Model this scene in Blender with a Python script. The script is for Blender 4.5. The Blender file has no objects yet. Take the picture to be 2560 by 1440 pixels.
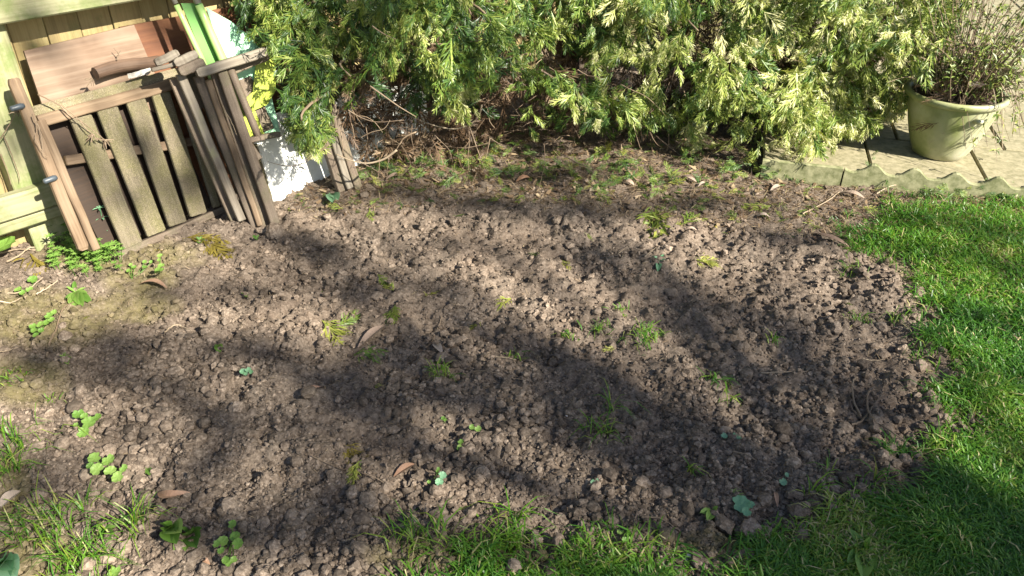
import bpy, math, random
import numpy as np
from mathutils import Vector
R = random.Random(7)
rng = np.random.default_rng(11)
rad = math.radians
# ------------------------------------------------------------------ camera, sky, sun, exposure
F, TH, H = 1970.0, rad(32.6), 1.45
SC = bpy.context.scene
COL = SC.collection
cd = bpy.data.cameras.new('camera'); cam = bpy.data.objects.new('camera', cd); COL.objects.link(cam)
cd.sensor_width = 36; cd.lens = 36 * F / 2560; cd.clip_start = .05; cd.clip_end = 400
cam.location = (0, 0, H); cam.rotation_euler = (math.pi / 2 - TH, 0, 0)
SC.camera = cam
SUN_AZ, SUN_EL = 131.0, 36.0
w = bpy.data.worlds.new('World'); SC.world = w; w.use_nodes = True
nt = w.node_tree; bg = nt.nodes['Background']
sky = nt.nodes.new('ShaderNodeTexSky'); sky.sky_type = 'NISHITA'; sky.sun_disc = False
sky.sun_elevation = rad(SUN_EL); sky.sun_rotation = rad(SUN_AZ)
nt.links.new(sky.outputs[0], bg.inputs[0]); bg.inputs[1].default_value = 0.05
sd = bpy.data.lights.new('sun', 'SUN'); sun = bpy.data.objects.new('sun', sd); COL.objects.link(sun)
sd.energy = 5.0; sd.angle = rad(.75); sd.color = (1, .93, .80)
SDIR = np.array([math.sin(rad(SUN_AZ)) * math.cos(rad(SUN_EL)), math.cos(rad(SUN_AZ)) * math.cos(rad(SUN_EL)), math.sin(rad(SUN_EL))])
sun.rotation_euler = Vector(SDIR).to_track_quat('Z', 'Y').to_euler(); sun.location = (6, -6, 8)
SC.view_settings.view_transform = 'Standard'; SC.view_settings.look = 'None'
SC.view_settings.exposure = 1.72; SC.view_settings.gamma = 1
SC.cycles.max_bounces = 6; SC.cycles.transparent_max_bounces = 4

# ------------------------------------------------------------------ pixel rays -> places
def ray(u, v):
    x = (u - 1280) / F; y = (720 - v) / F
    return np.array([x, math.cos(TH) + y * math.sin(TH), -math.sin(TH) + y * math.cos(TH)])
EYE = np.array([0, 0, H])
def gp(u, v, z=0.0):
    d = ray(u, v); return EYE + d * ((z - H) / d[2])
def at_y(u, v, y):
    d = ray(u, v); return EYE + d * (y / d[1])
def project(p):
    q = p - EYE; f = q[..., 1] * math.cos(TH) - q[..., 2] * math.sin(TH)
    x = q[..., 0]; y = q[..., 1] * math.sin(TH) + q[..., 2] * math.cos(TH)
    return 1280 + F * x / f, 720 - F * y / f
class Plane:
    def __init__(s, o, az, lean=0):
        a, l = rad(az), rad(lean)
        s.o = np.array(o, float); s.d = np.array([math.sin(a), math.cos(a), 0]); nb = np.array([math.cos(a), -math.sin(a), 0])
        s.up = -nb * math.sin(l) + np.array([0, 0, math.cos(l)]); s.n = nb * math.cos(l) + np.array([0, 0, math.sin(l)])
    def px(s, u, v, q=0):
        d = ray(u, v); o = s.o + s.n * q
        return EYE + d * (np.dot(o - EYE, s.n) / np.dot(d, s.n))
    def at(s, a, b, q=0): return s.o + s.d * a + s.up * b + s.n * q
    def st(s, u, v, q=0):
        x = s.px(u, v, q) - s.o; return float(x @ s.d), float(x @ s.up)
def inpoly(x, y, poly):
    x = np.asarray(x, float); y = np.asarray(y, float); r = np.zeros(x.shape, bool); n = len(poly)
    for i in range(n):
        x0, y0 = poly[i]; x1, y1 = poly[(i + 1) % n]
        c = (y0 > y) != (y1 > y)
        r ^= c & (x < (x1 - x0) * (y - y0) / ((y1 - y0) if y1 != y0 else 1e-9) + x0)
    return r

# ------------------------------------------------------------------ noise
def vnoise(x, y, s, seed=0):
    g = np.random.default_rng(seed).random((256, 256)); x = x / s + 100; y = y / s + 100
    i = np.floor(x).astype(int); j = np.floor(y).astype(int); fx = x - i; fy = y - j
    fx = fx * fx * (3 - 2 * fx); fy = fy * fy * (3 - 2 * fy)
    a = g[i % 256, j % 256]; b = g[(i + 1) % 256, j % 256]; c = g[i % 256, (j + 1) % 256]; d = g[(i + 1) % 256, (j + 1) % 256]
    return (a * (1 - fx) + b * fx) * (1 - fy) + (c * (1 - fx) + d * fx) * fy - .5

# ------------------------------------------------------------------ objects
def mesh_of(name, V, faces, lc=None, rv=None, ms=None, smooth=False):
    V = np.asarray(V, np.float32); me = bpy.data.meshes.new(name); me.vertices.add(len(V)); me.vertices.foreach_set('co', V.ravel())
    fl = [np.asarray(f, np.int32) for f in faces if len(f)]
    idx = np.concatenate([f.ravel() for f in fl]); tot = np.concatenate([np.full(len(f), f.shape[1], np.int32) for f in fl])
    me.loops.add(len(idx)); me.loops.foreach_set('vertex_index', idx)
    me.polygons.add(len(tot)); st = np.zeros(len(tot), np.int32); st[1:] = np.cumsum(tot)[:-1]
    me.polygons.foreach_set('loop_start', st); me.polygons.foreach_set('loop_total', tot)
    me.polygons.foreach_set('use_smooth', np.full(len(tot), bool(smooth)))
    me.update(calc_edges=True)
    if lc is not None:
        a = me.attributes.new('lc', 'FLOAT_VECTOR', 'POINT'); a.data.foreach_set('vector', np.asarray(lc, np.float32).ravel())
    for k, d in (('rv', rv), ('ms', ms)):
        if d is not None:
            a = me.attributes.new(k, 'FLOAT', 'POINT'); a.data.foreach_set('value', np.asarray(d, np.float32).ravel())
    return me
def tag(o, label=None, cat=None, group=None, kind=None):
    if label: o['label'] = label
    if cat: o['category'] = cat
    if group: o['group'] = group
    if kind: o['kind'] = kind
    return o
def empty(name, loc, label, cat, group=None):
    o = bpy.data.objects.new(name, None); COL.objects.link(o); o.location = [float(c) for c in loc]; o.empty_display_size = .05
    return tag(o, label, cat, group)
class MB:
    def __init__(s): s.V = []; s.F = {3: [], 4: []}; s.lc = []; s.rv = []; s.n = 0
    def add(s, V, faces, lc=None, rv=None):
        V = np.asarray(V, float); s.V.append(V)
        for f in faces:
            f = np.asarray(f)
            if len(f): s.F[f.shape[1]].append(f + s.n)
        s.lc.append(np.asarray(lc, float) if lc is not None else V.copy())
        s.rv.append(np.full(len(V), rv if rv is not None else R.random()) if np.isscalar(rv) or rv is None else rv); s.n += len(V)
        return s
    def build(s, name, mat, parent=None, origin=None, smooth=False):
        V = np.concatenate(s.V); o0 = np.array(parent.location if parent is not None else (origin if origin is not None else (0, 0, 0)), float)
        if parent is not None and parent.parent is not None: o0 = o0 + np.array(parent.parent.location)
        fs = [np.concatenate(s.F[k]) for k in (3, 4) if s.F[k]]
        me = mesh_of(name, V - o0, fs, np.concatenate(s.lc), np.concatenate(s.rv), smooth=smooth); me.materials.append(mat)
        o = bpy.data.objects.new(name, me); COL.objects.link(o)
        if parent is not None: o.parent = parent
        elif origin is not None: o.location = [float(c) for c in origin]
        return o
def nrm(v): v = np.asarray(v, float); return v / (np.linalg.norm(v) + 1e-12)
# a chamfered timber: axis p0->p1, width along wd, depth along the third direction
def timber(p0, p1, wd, wdt, dep, ch=.003, seg=6, warp=.0012, taper=1.0, rnd_end=False):
    p0 = np.array(p0, float); p1 = np.array(p1, float); ax = p1 - p0; L = np.linalg.norm(ax); ax /= L
    wd = np.array(wd, float); wd = nrm(wd - ax * (wd @ ax)); dd = np.cross(ax, wd)
    a, b = wdt / 2, dep / 2; c = min(ch, a * .6, b * .6)
    ring = np.array([(-a + c, -b), (a - c, -b), (a, -b + c), (a, b - c), (a - c, b), (-a + c, b), (-a, b - c), (-a, -b + c)])
    if rnd_end: ts = [(0, .62), (.004, .84), (.010, .97), (.018, 1)] + [(.018 + (L - .036) * i / seg, 1) for i in range(1, seg)] + [(L - .018, 1), (L - .010, .97), (L - .004, .84), (L, .62)]
    else: ts = [(0, 1 - c / max(a, b)), (c, 1)] + [(L * i / seg, 1) for i in range(1, seg)] + [(L - c, 1), (L, 1 - c / max(a, b))]
    V = []; lc = []; off = np.array([R.random() * 20, R.random() * 20, R.random() * 20])
    for t, k in ts:
        f = 1 + (taper - 1) * t / L
        cpt = p0 + ax * t + wd * R.uniform(-warp, warp) + dd * R.uniform(-warp, warp)
        for (x, y) in ring:
            kx = k if rnd_end else k
            V.append(cpt + wd * x * kx * f + dd * y * (1 if rnd_end else k) * f); lc.append(off + np.array([t, x, y]))
    n = len(ts); q = []
    for i in range(n - 1):
        for j in range(8): q.append((i * 8 + j, i * 8 + (j + 1) % 8, (i + 1) * 8 + (j + 1) % 8, (i + 1) * 8 + j))
    e = (n - 1) * 8
    for b0, rev in ((0, True), (e, False)):
        for a4 in ((0, 1, 2, 3), (0, 3, 4, 7), (4, 5, 6, 7)):
            f4 = [b0 + k for k in a4]; q.append(tuple(f4[::-1] if rev else f4))
    return np.array(V), [np.array(q)], np.array(lc)
def tube(pts, rs, sides=6, cap=True, lump=0.0):
    pts = np.array(pts, float); n = len(pts); rs = np.broadcast_to(rs, (n,)) if np.isscalar(rs) else np.array(rs)
    T = np.gradient(pts, axis=0); T /= np.linalg.norm(T, axis=1)[:, None] + 1e-12
    u = nrm(np.cross(T[0], [.13, .31, .94])); V = []; lc = []; off = np.array([R.random() * 9, R.random() * 9, 0]); acc = 0
    for i in range(n):
        u = nrm(u - T[i] * (u @ T[i])); v = np.cross(T[i], u)
        if i: acc += np.linalg.norm(pts[i] - pts[i - 1])
        for k in range(sides):
            a = 2 * math.pi * k / sides; r = rs[i] * (1 + R.uniform(-lump, lump)); V.append(pts[i] + (u * math.cos(a) + v * math.sin(a)) * r)
            lc.append(off + np.array([acc, math.cos(a) * rs[i], math.sin(a) * rs[i]]))
    q = [(i * sides + k, i * sides + (k + 1) % sides, (i + 1) * sides + (k + 1) % sides, (i + 1) * sides + k) for i in range(n - 1) for k in range(sides)]
    t = []
    if cap:
        for e in (0, n - 1):
            V.append(pts[e]); lc.append(lc[e * sides] * 1.0); c = len(V) - 1
            for k in range(sides):
                a, b = e * sides + k, e * sides + (k + 1) % sides
                t.append((c, b, a) if e == 0 else (c, a, b))
    return np.array(V), [np.array(t).reshape(-1, 3), np.array(q)], np.array(lc)
def wiggle(p0, p1, n, amp, sag=0.0, up=0.0):
    p0 = np.array(p0, float); p1 = np.array(p1, float); out = []
    o = np.zeros(3)
    for i in range(n + 1):
        t = i / n; o = o * .6 + np.array([R.uniform(-1, 1) for _ in range(3)]) * amp
        out.append(p0 + (p1 - p0) * t + o * math.sin(math.pi * t) + np.array([0, 0, -sag * 4 * t * (1 - t) + up * 4 * t * (1 - t)]))
    return out
def smoothpts(pts, k=4):
    P = np.array(pts, float); out = []
    for i in range(len(P) - 1):
        a = P[max(i - 1, 0)]; b = P[i]; c = P[i + 1]; d = P[min(i + 2, len(P) - 1)]
        for j in range(k):
            t = j / k; out.append(.5 * ((2 * b) + (-a + c) * t + (2 * a - 5 * b + 4 * c - d) * t * t + (-a + 3 * b - 3 * c + d) * t ** 3))
    out.append(P[-1]); return np.array(out)

# ------------------------------------------------------------------ materials
def newmat(name):
    m = bpy.data.materials.new(name); m.use_nodes = True; t = m.node_tree; b = t.nodes['Principled BSDF']; return m, t, b
def nd(t, typ, **k):
    n = t.nodes.new(typ)
    for a, v in k.items(): setattr(n, a, v)
    return n
def attr(t, name, out='Fac'):
    n = nd(t, 'ShaderNodeAttribute'); n.attribute_name = name; return n.outputs[out]
def ramp(t, src, stops):
    n = nd(t, 'ShaderNodeValToRGB'); e = n.color_ramp.elements
    while len(e) < len(stops): e.new(.5)
    for k, (p, c) in enumerate(stops): e[k].position = p; e[k].color = (*c, 1)
    t.links.new(src, n.inputs[0]); return n.outputs[0]
def noise(t, vec, scale, detail=4, rough=.55, mapscale=None):
    if mapscale:
        mp = nd(t, 'ShaderNodeMapping'); mp.inputs['Scale'].default_value = mapscale; t.links.new(vec, mp.inputs[0]); vec = mp.outputs[0]
    n = nd(t, 'ShaderNodeTexNoise'); n.inputs['Scale'].default_value = scale; n.inputs['Detail'].default_value = detail; n.inputs['Roughness'].default_value = rough
    t.links.new(vec, n.inputs['Vector']); return n.outputs['Fac']
def mix(t, f, a, b, typ='MIX'):
    n = nd(t, 'ShaderNodeMix', data_type='RGBA', blend_type=typ)
    for s, v in ((0, f), (6, a), (7, b)):
        if isinstance(v, (int, float)): n.inputs[s].default_value = v
        elif isinstance(v, tuple): n.inputs[s].default_value = (*v, 1)
        else: t.links.new(v, n.inputs[s])
    return n.outputs[2]
def bump(t, b, h, st=.4, dist=.002):
    n = nd(t, 'ShaderNodeBump'); n.inputs['Strength'].default_value = st; n.inputs['Distance'].default_value = dist
    t.links.new(h, n.inputs['Height']); t.links.new(n.outputs[0], b.inputs['Normal'])
def wood(name, dark, mid, light, algae=None, alg_amt=(.45, .6), rough=.75, grain=1.0, speck=0.0):
    m, t, b = newmat(name); v = attr(t, 'lc', 'Vector')
    g = noise(t, v, 1.0, 5, .6, (4 * grain, 90 * grain, 90 * grain)); big = noise(t, v, 7, 3)
    c = ramp(t, g, [(.25, dark), (.5, mid), (.75, light)])
    c = mix(t, ramp(t, big, [(.35, (0, 0, 0)), (.65, (.5, .5, .5))]), c, light)
    if algae:
        a = noise(t, v, 9, 6, .7)
        c = mix(t, ramp(t, a, [(alg_amt[0], (0, 0, 0)), (alg_amt[1], (.85, .85, .85))]), c, algae)
    if speck:
        s = noise(t, v, 260, 2, .6); c = mix(t, ramp(t, s, [(.5, (0, 0, 0)), (.62, (speck,) * 3)]), c, tuple(x * .35 for x in mid))
        s2 = noise(t, v, 300, 2, .6, (1.3, 1.1, 1)); c = mix(t, ramp(t, s2, [(.55, (0, 0, 0)), (.66, (speck,) * 3)]), c, tuple(min(.6, x * 1.9) for x in light))
    hs = nd(t, 'ShaderNodeHueSaturation'); t.links.new(c, hs.inputs['Color'])
    mr = nd(t, 'ShaderNodeMapRange'); t.links.new(attr(t, 'rv'), mr.inputs[0]); mr.inputs[3].default_value = .8; mr.inputs[4].default_value = 1.2
    t.links.new(mr.outputs[0], hs.inputs['Value']); t.links.new(hs.outputs[0], b.inputs['Base Color'])
    b.inputs['Roughness'].default_value = rough; bump(t, b, g, .5, .0015); return m
def plain(name, col, rough=.6, var=.15, scale=40, bmp=.2, col2=None, spec=.5):
    m, t, b = newmat(name); co = nd(t, 'ShaderNodeTexCoord').outputs['Object']; n = noise(t, co, scale, 5, .6)
    c2 = col2 or tuple(x * (1 - var * 2) for x in col)
    t.links.new(ramp(t, n, [(.35, c2), (.65, col)]), b.inputs['Base Color']); b.inputs['Roughness'].default_value = rough
    b.inputs['Specular IOR Level'].default_value = spec
    bump(t, b, n, bmp, .002); return m
def leafmat(name, stops, transl=.3, rough=.45, spec=.5):
    m, t, b = newmat(name); c = ramp(t, attr(t, 'rv'), stops); t.links.new(c, b.inputs['Base Color'])
    b.inputs['Roughness'].default_value = rough; b.inputs['Specular IOR Level'].default_value = spec
    tr = nd(t, 'ShaderNodeBsdfTranslucent'); t.links.new(mix(t, 1.0, c, (1.0, 1.0, .45), 'MULTIPLY'), tr.inputs[0])
    mx = nd(t, 'ShaderNodeMixShader'); mx.inputs[0].default_value = transl
    t.links.new(b.outputs[0], mx.inputs[1]); t.links.new(tr.outputs[0], mx.inputs[2]); t.links.new(mx.outputs[0], t.nodes['Material Output'].inputs[0]); return m

M = {}
M['fence'] = wood('algae_fence_wood', (.115, .11, .055), (.21, .205, .11), (.29, .285, .175), (.10, .14, .035), (.44, .66), .8)
M['boards'] = wood('larch_boards', (.16, .11, .045), (.28, .21, .09), (.36, .29, .14), (.17, .17, .06), (.52, .7))
M['teak'] = wood('weathered_teak', (.04, .027, .018), (.095, .068, .047), (.17, .135, .10), (.09, .085, .04), (.5, .7), speck=.25)
M['slat'] = wood('mossy_slat_wood', (.055, .042, .026), (.12, .098, .060), (.20, .168, .115), (.115, .105, .040), (.40, .60), .85, 1.0, .45)
M['redwood'] = wood('reddish_teak', (.05, .030, .016), (.12, .076, .042), (.23, .168, .108))
M['ply'] = wood('pinkish_plywood', (.08, .045, .025), (.155, .098, .062), (.28, .205, .145), None, rough=.55, grain=.5)
M['brownboard'] = wood('brown_board', (.09, .03, .012), (.15, .055, .022), (.22, .09, .035), None, rough=.6, grain=.5)
M['gapshade'] = wood('gap_shade_dark', (.014, .008, .004), (.026, .013, .006), (.042, .022, .010))  # near-black tone painted as the shade between the table slats
M['greywood'] = wood('grey_teak', (.06, .047, .034), (.13, .107, .08), (.22, .195, .155), (.2, .2, .1), (.55, .75))
M['bark'] = wood('log_bark', (.03, .018, .011), (.09, .052, .032), (.19, .125, .085), None, grain=.4)
M['twig'] = wood('twig_bark', (.06, .038, .022), (.14, .095, .06), (.26, .20, .135), None)
M['paletwig'] = wood('pale_twig', (.13, .09, .055), (.25, .19, .125), (.38, .31, .22), None)
M['green'] = plain('green_plastic_shaded', (.10, .30, .04), .38, .06, 8, .03)  # web green with its shade put into the colour
M['greenlit'] = plain('green_plastic_lit', (.34, .52, .17), .35, .06, 8, .03)  # same green for the poles, paled to a sunlit tone
M['lime'] = plain('lime_plastic', (.36, .44, .04), .4, .06, 8, .03)
M['mint'] = plain('mint_plastic', (.33, .62, .40), .4, .05, 6, .03)
M['greypl'] = plain('grey_rubber', (.30, .29, .25), .6)
M['cap'] = plain('dark_cap_rubber', (.055, .07, .085), .45)
M['stone'] = plain('concrete_edging', (.27, .265, .15), .9, .1, 34, 1.0, (.12, .13, .055))
M['slab'] = plain('paving_concrete', (.30, .265, .17), .92, .1, 40, .8, (.17, .155, .085))
M['pebble'] = plain('white_stone', (.72, .68, .64), .6)
def potmat():
    m, t, b = newmat('glazed_pot'); co = nd(t, 'ShaderNodeTexCoord').outputs['Object']
    n = noise(t, co, 6, 5, .6); c = ramp(t, n, [(.35, (.15, .18, .055)), (.52, (.26, .28, .12)), (.7, (.40, .40, .25))])
    n2 = noise(t, co, 3, 4, .6, (1, 1, .6)); c = mix(t, ramp(t, n2, [(.48, (0, 0, 0)), (.66, (.7, .7, .7))]), c, (.44, .42, .33))
    n3 = noise(t, co, 45, 3, .6); c = mix(t, ramp(t, n3, [(.6, (0, 0, 0)), (.72, (.5, .5, .5))]), c, (.22, .20, .12))
    t.links.new(c, b.inputs['Base Color']); b.inputs['Roughness'].default_value = .42; bump(t, b, n3, .35, .002); return m
M['pot'] = potmat()
def whitemat():
    m, t, b = newmat('white_paint'); v = attr(t, 'lc', 'Vector'); n = noise(t, v, 12, 6, .7)
    c = ramp(t, n, [(.3, (.42, .44, .38)), (.45, (.70, .72, .68)), (.6, (.80, .81, .78))]); t.links.new(c, b.inputs['Base Color']); b.inputs['Roughness'].default_value = .5
    bump(t, b, n, .15, .001); return m
M['white'] = whitemat()
def soilmat(name, crumb):
    m, t, b = newmat(name); co = nd(t, 'ShaderNodeTexCoord').outputs['Object']
    big = noise(t, co, 2.2, 4, .6); fine = noise(t, co, 110, 6, .7); med = noise(t, co, 14, 4, .6)
    c = ramp(t, fine, [(.3, (.054, .041, .031)), (.5, (.140, .110, .085)), (.72, (.30, .245, .195))])
    c = mix(t, ramp(t, big, [(.35, (.35, .35, .35)), (.65, (0, 0, 0))]), c, (.12, .085, .06))
    c = mix(t, ramp(t, med, [(.5, (0, 0, 0)), (.75, (.3, .3, .3))]), c, (.24, .20, .158))
    if crumb:
        hs = nd(t, 'ShaderNodeHueSaturation'); t.links.new(c, hs.inputs['Color'])
        mr = nd(t, 'ShaderNodeMapRange'); t.links.new(attr(t, 'rv'), mr.inputs[0]); mr.inputs[3].default_value = .5; mr.inputs[4].default_value = 1.5
        t.links.new(mr.outputs[0], hs.inputs['Value']); c = hs.outputs[0]
    mo = noise(t, co, 30, 6, .75); moss = ramp(t, mo, [(.35, (.08, .075, .025)), (.6, (.155, .135, .045)), (.75, (.09, .11, .03))])
    ms = nd(t, 'ShaderNodeMath', operation='MULTIPLY'); t.links.new(attr(t, 'ms'), ms.inputs[0])
    t.links.new(ramp(t, med, [(.35, (.35, .35, .35)), (.55, (1, 1, 1))]), ms.inputs[1])
    c = mix(t, ms.outputs[0], c, moss)
    t.links.new(c, b.inputs['Base Color']); b.inputs['Roughness'].default_value = .95; b.inputs['Specular IOR Level'].default_value = .15
    bump(t, b, fine, .9, .004 if not crumb else .002); return m
M['soil'] = soilmat('dry_soil', False); M['crumb'] = soilmat('soil_crumb', True)
M['grass'] = leafmat('grass_blades', [(0, (.025, .08, .009)), (.35, (.055, .175, .012)), (.7, (.125, .255, .018)), (.9, (.25, .31, .045)), (1, (.46, .40, .20))], .35, .45)
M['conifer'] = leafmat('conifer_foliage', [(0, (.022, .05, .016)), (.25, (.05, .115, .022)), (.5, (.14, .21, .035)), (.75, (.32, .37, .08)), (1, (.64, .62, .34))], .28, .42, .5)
M['deadfol'] = leafmat('dead_conifer_litter', [(0, (.035, .02, .011)), (.4, (.10, .06, .032)), (.7, (.21, .145, .085)), (.88, (.34, .26, .16)), (1, (.16, .20, .04))], .15, .6)
M['weed'] = leafmat('weed_leaf', [(0, (.06, .15, .025)), (.5, (.13, .25, .04)), (1, (.22, .34, .08))], .3, .5)
M['bluleaf'] = leafmat('bluish_leaf', [(0, (.08, .22, .10)), (1, (.22, .40, .24))], .25, .5)
M['sprig'] = leafmat('fallen_sprig', [(0, (.04, .10, .02)), (.5, (.13, .20, .03)), (1, (.30, .30, .06))], .25, .5)
M['yellowsprig'] = leafmat('yellowed_sprig', [(0, (.15, .12, .02)), (1, (.30, .24, .05))], .25, .5)
M['shrub'] = leafmat('shrub_leaf', [(0, (.05, .09, .02)), (.5, (.15, .21, .035)), (1, (.34, .37, .10))], .3, .45)
def deadleaf():
    m, t, b = newmat('dead_leaf'); v = attr(t, 'lc', 'Vector'); n = noise(t, v, 60, 4, .6)
    c = mix(t, .5, ramp(t, n, [(.3, (.10, .066, .045)), (.7, (.26, .185, .135))]), ramp(t, attr(t, 'rv'), [(0, (.2, .15, .12)), (.5, (.42, .22, .12)), (1, (.40, .34, .28))]))
    t.links.new(c, b.inputs['Base Color']); b.inputs['Roughness'].default_value = .6; bump(t, b, n, .3, .001); return m
M['deadleaf'] = deadleaf()

# ------------------------------------------------------------------ the ground: dug soil, lawn
LAWNPX = [(2200, 505), (2300, 500), (2700, 500), (2750, 1500), (1060, 1500), (1060, 1440), (1090, 1440), (1200, 1432), (1400, 1430), (1600, 1425), (1750, 1430), (1850, 1425), (2000, 1385), (2160, 1300),
          (2210, 1225), (2270, 1150), (2360, 1110), (2385, 1000), (2370, 930), (2330, 850), (2320, 790), (2310, 720), (2240, 660), (2130, 620), (2080, 600), (2180, 570)]
LAWN = [tuple(gp(*p)[:2]) for p in LAWNPX]; LAWN[2] = (3.6, 3.0); LAWN[3] = (3.6, .3); LAWN[4] = (-.4, .3)
LITPX = [(690, 505), (880, 420), (1000, 330), (1150, 300), (1900, 300), (2000, 440), (2250, 488), (2560, 508), (2560, 520), (2230, 525), (2160, 610), (1900, 575), (1600, 545), (1300, 505), (1050, 515), (800, 540)]
LIT = [tuple(gp(*p)[:2]) for p in LITPX]
MOSS = [(60, 960, 110, 60), (110, 800, 190, 70), (350, 700, 90, 40), (300, 640, 200, 50), (90, 1400, 130, 70), (20, 1230, 60, 90), (330, 770, 120, 40), (1300, 1380, 250, 40), (1050, 1400, 120, 40), (1800, 1370, 150, 30)]
def lawn_soft(x, y):
    j = .07
    s = np.zeros(np.shape(x))
    for dx, dy in ((0, 0), (j, 0), (-j, 0), (0, j), (0, -j)): s = s + inpoly(x + dx + vnoise(x, y, .07, 5) * .16 + vnoise(x, y, .2, 15) * .10, y + dy + vnoise(x, y, .07, 6) * .16 + vnoise(x, y, .2, 16) * .10, LAWN)
    return s / 5
def moss_mask(x, y):
    u, v = project(np.stack([x, y, np.zeros_like(x)], -1)); s = np.zeros_like(x)
    for (a, b, c, d) in MOSS: s = np.maximum(s, np.clip(1.5 - ((u - a) / c) ** 2 - ((v - b) / d) ** 2, 0, 1))
    return s
def height(x, y):
    l = lawn_soft(x, y); li = inpoly(x, y, LIT).astype(float); left = np.clip((-1.0 - x) / .5, 0, 1)
    rough = (1 - .8 * l) * (1 - .6 * li) * (1 - .45 * left)
    h = vnoise(x, y, .45, 1) * .030 + rough * (vnoise(x, y, .13, 2) * .034 + vnoise(x, y, .055, 3) * .034 + np.abs(vnoise(x, y, .034, 4)) * .040 + vnoise(x, y, .019, 8) * .018 + vnoise(x, y, .0125, 7) * .012)
    return h * .9 + l * .014 - .004
X0, X1, Y0, Y1, DG = -2.7, 2.7, .55, 5.0, .0095
gx = np.arange(X0, X1, DG); gy = np.arange(Y0, Y1, DG); GX, GY = np.meshgrid(gx, gy, indexing='ij')
GH = height(GX, GY)
edge = np.minimum.reduce([(GX - X0), (X1 - GX), (GY - Y0), (Y1 - GY)]); GH = GH - .04 * np.clip(1 - edge / .15, 0, 1)
def hz(x, y):
    x = np.asarray(x, float); y = np.asarray(y, float)
    i = np.clip(((x - X0) / DG), 0, len(gx) - 2); j = np.clip((y - Y0) / DG, 0, len(gy) - 2); a = i.astype(int); b = j.astype(int); fx = i - a; fy = j - b
    return (GH[a, b] * (1 - fx) + GH[a + 1, b] * fx) * (1 - fy) + (GH[a, b + 1] * (1 - fx) + GH[a + 1, b + 1] * fx) * fy
def G(u, v, dz=0.0):
    p = gp(u, v); p[2] = float(hz(p[0], p[1])) + dz; return p
nxg, nyg = GX.shape; idx = np.arange(nxg * nyg).reshape(nxg, nyg)
quads = np.stack([idx[:-1, :-1], idx[1:, :-1], idx[1:, 1:], idx[:-1, 1:]], -1).reshape(-1, 4)
msk = np.maximum(moss_mask(GX, GY) * .6, lawn_soft(GX, GY))
me = mesh_of('soil', np.stack([GX, GY, GH], -1).reshape(-1, 3), [quads], ms=msk.ravel(), smooth=True); me.materials.append(M['soil'])
soil = bpy.data.objects.new('soil_bed', me); COL.objects.link(soil); tag(soil, 'bare dug brown earth bed between the lawn and the fence', kind='structure')
me = mesh_of('ground', [(-150, -150, -.05), (150, -150, -.05), (150, 150, -.05), (-150, 150, -.05)], [[(0, 1, 2, 3)]], ms=np.ones(4)); me.materials.append(M['soil'])
gr = bpy.data.objects.new('ground', me); COL.objects.link(gr); tag(gr, 'earth ground reaching away on every side', kind='structure')

# icosahedron crumbs
phi = (1 + 5 ** .5) / 2
ICO = np.array([(-1, phi, 0), (1, phi, 0), (-1, -phi, 0), (1, -phi, 0), (0, -1, phi), (0, 1, phi), (0, -1, -phi), (0, 1, -phi), (phi, 0, -1), (phi, 0, 1), (-phi, 0, -1), (-phi, 0, 1)]) / math.sqrt(1 + phi * phi)
ICF = np.array([(0, 11, 5), (0, 5, 1), (0, 1, 7), (0, 7, 10), (0, 10, 11), (1, 5, 9), (5, 11, 4), (11, 10, 2), (10, 7, 6), (7, 1, 8), (3, 9, 4), (3, 4, 2), (3, 2, 6), (3, 6, 8), (3, 8, 9), (4, 9, 5), (2, 4, 11), (6, 2, 10), (8, 6, 7), (9, 8, 1)])
def subdiv(V, Fc):
    V = list(map(tuple, V)); c = {}; out = []
    def mid(a, b):
        k = (min(a, b), max(a, b))
        if k not in c: m = nrm((np.array(V[a]) + np.array(V[b])) / 2); c[k] = len(V); V.append(tuple(m))
        return c[k]
    for a, b, d in Fc:
        x, y, z = mid(a, b), mid(b, d), mid(d, a); out += [(a, x, z), (b, y, x), (d, z, y), (x, y, z)]
    return np.array(V), np.array(out)
ICO2, ICF2 = subdiv(ICO, ICF); ICO3, ICF3 = subdiv(ICO2, ICF2)
def rotm(n):
    q = rng.normal(size=(n, 4)); q /= np.linalg.norm(q, axis=1)[:, None]; a, b, c, d = q.T
    return np.stack([1 - 2 * (c * c + d * d), 2 * (b * c - a * d), 2 * (b * d + a * c), 2 * (b * c + a * d), 1 - 2 * (b * b + d * d), 2 * (c * d - a * b), 2 * (b * d - a * c), 2 * (c * d + a * b), 1 - 2 * (b * b + c * c)], 1).reshape(n, 3, 3)
def crumbs(pos, r, base, faces, jag):
    n = len(pos); k = len(base); V = base[None] * (1 + rng.uniform(-jag, jag, (n, k, 1))) * rng.uniform(.65, 1.15, (n, 1, 3))
    V = np.einsum('nij,nkj->nki', rotm(n), V) * r[:, None, None]; V[..., 2] *= .8
    V = V + pos[:, None, :]; Fc = faces[None] + (np.arange(n) * k)[:, None, None]
    return V.reshape(-1, 3), Fc.reshape(-1, 3), np.repeat(rng.random(n), k)
def scatter(n, u1=2640):  # places in the camera's view, denser where they show larger
    u = rng.uniform(-80, u1, n); v = rng.uniform(400, 1520, n)
    keep = rng.random(n) < np.clip(.62 + (v - 500) / 1800, 0, 1); u = u[keep]; v = v[keep]
    d = np.stack([(u - 1280) / F, math.cos(TH) + (720 - v) / F * math.sin(TH), -math.sin(TH) + (720 - v) / F * math.cos(TH)], -1)
    return EYE[:2] + d[:, :2] * (-H / d[:, 2])[:, None]
P = scatter(78000); l = lawn_soft(P[:, 0], P[:, 1]); li = inpoly(P[:, 0], P[:, 1], LIT); lump = vnoise(P[:, 0], P[:, 1], .16, 9) + .5
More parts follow.
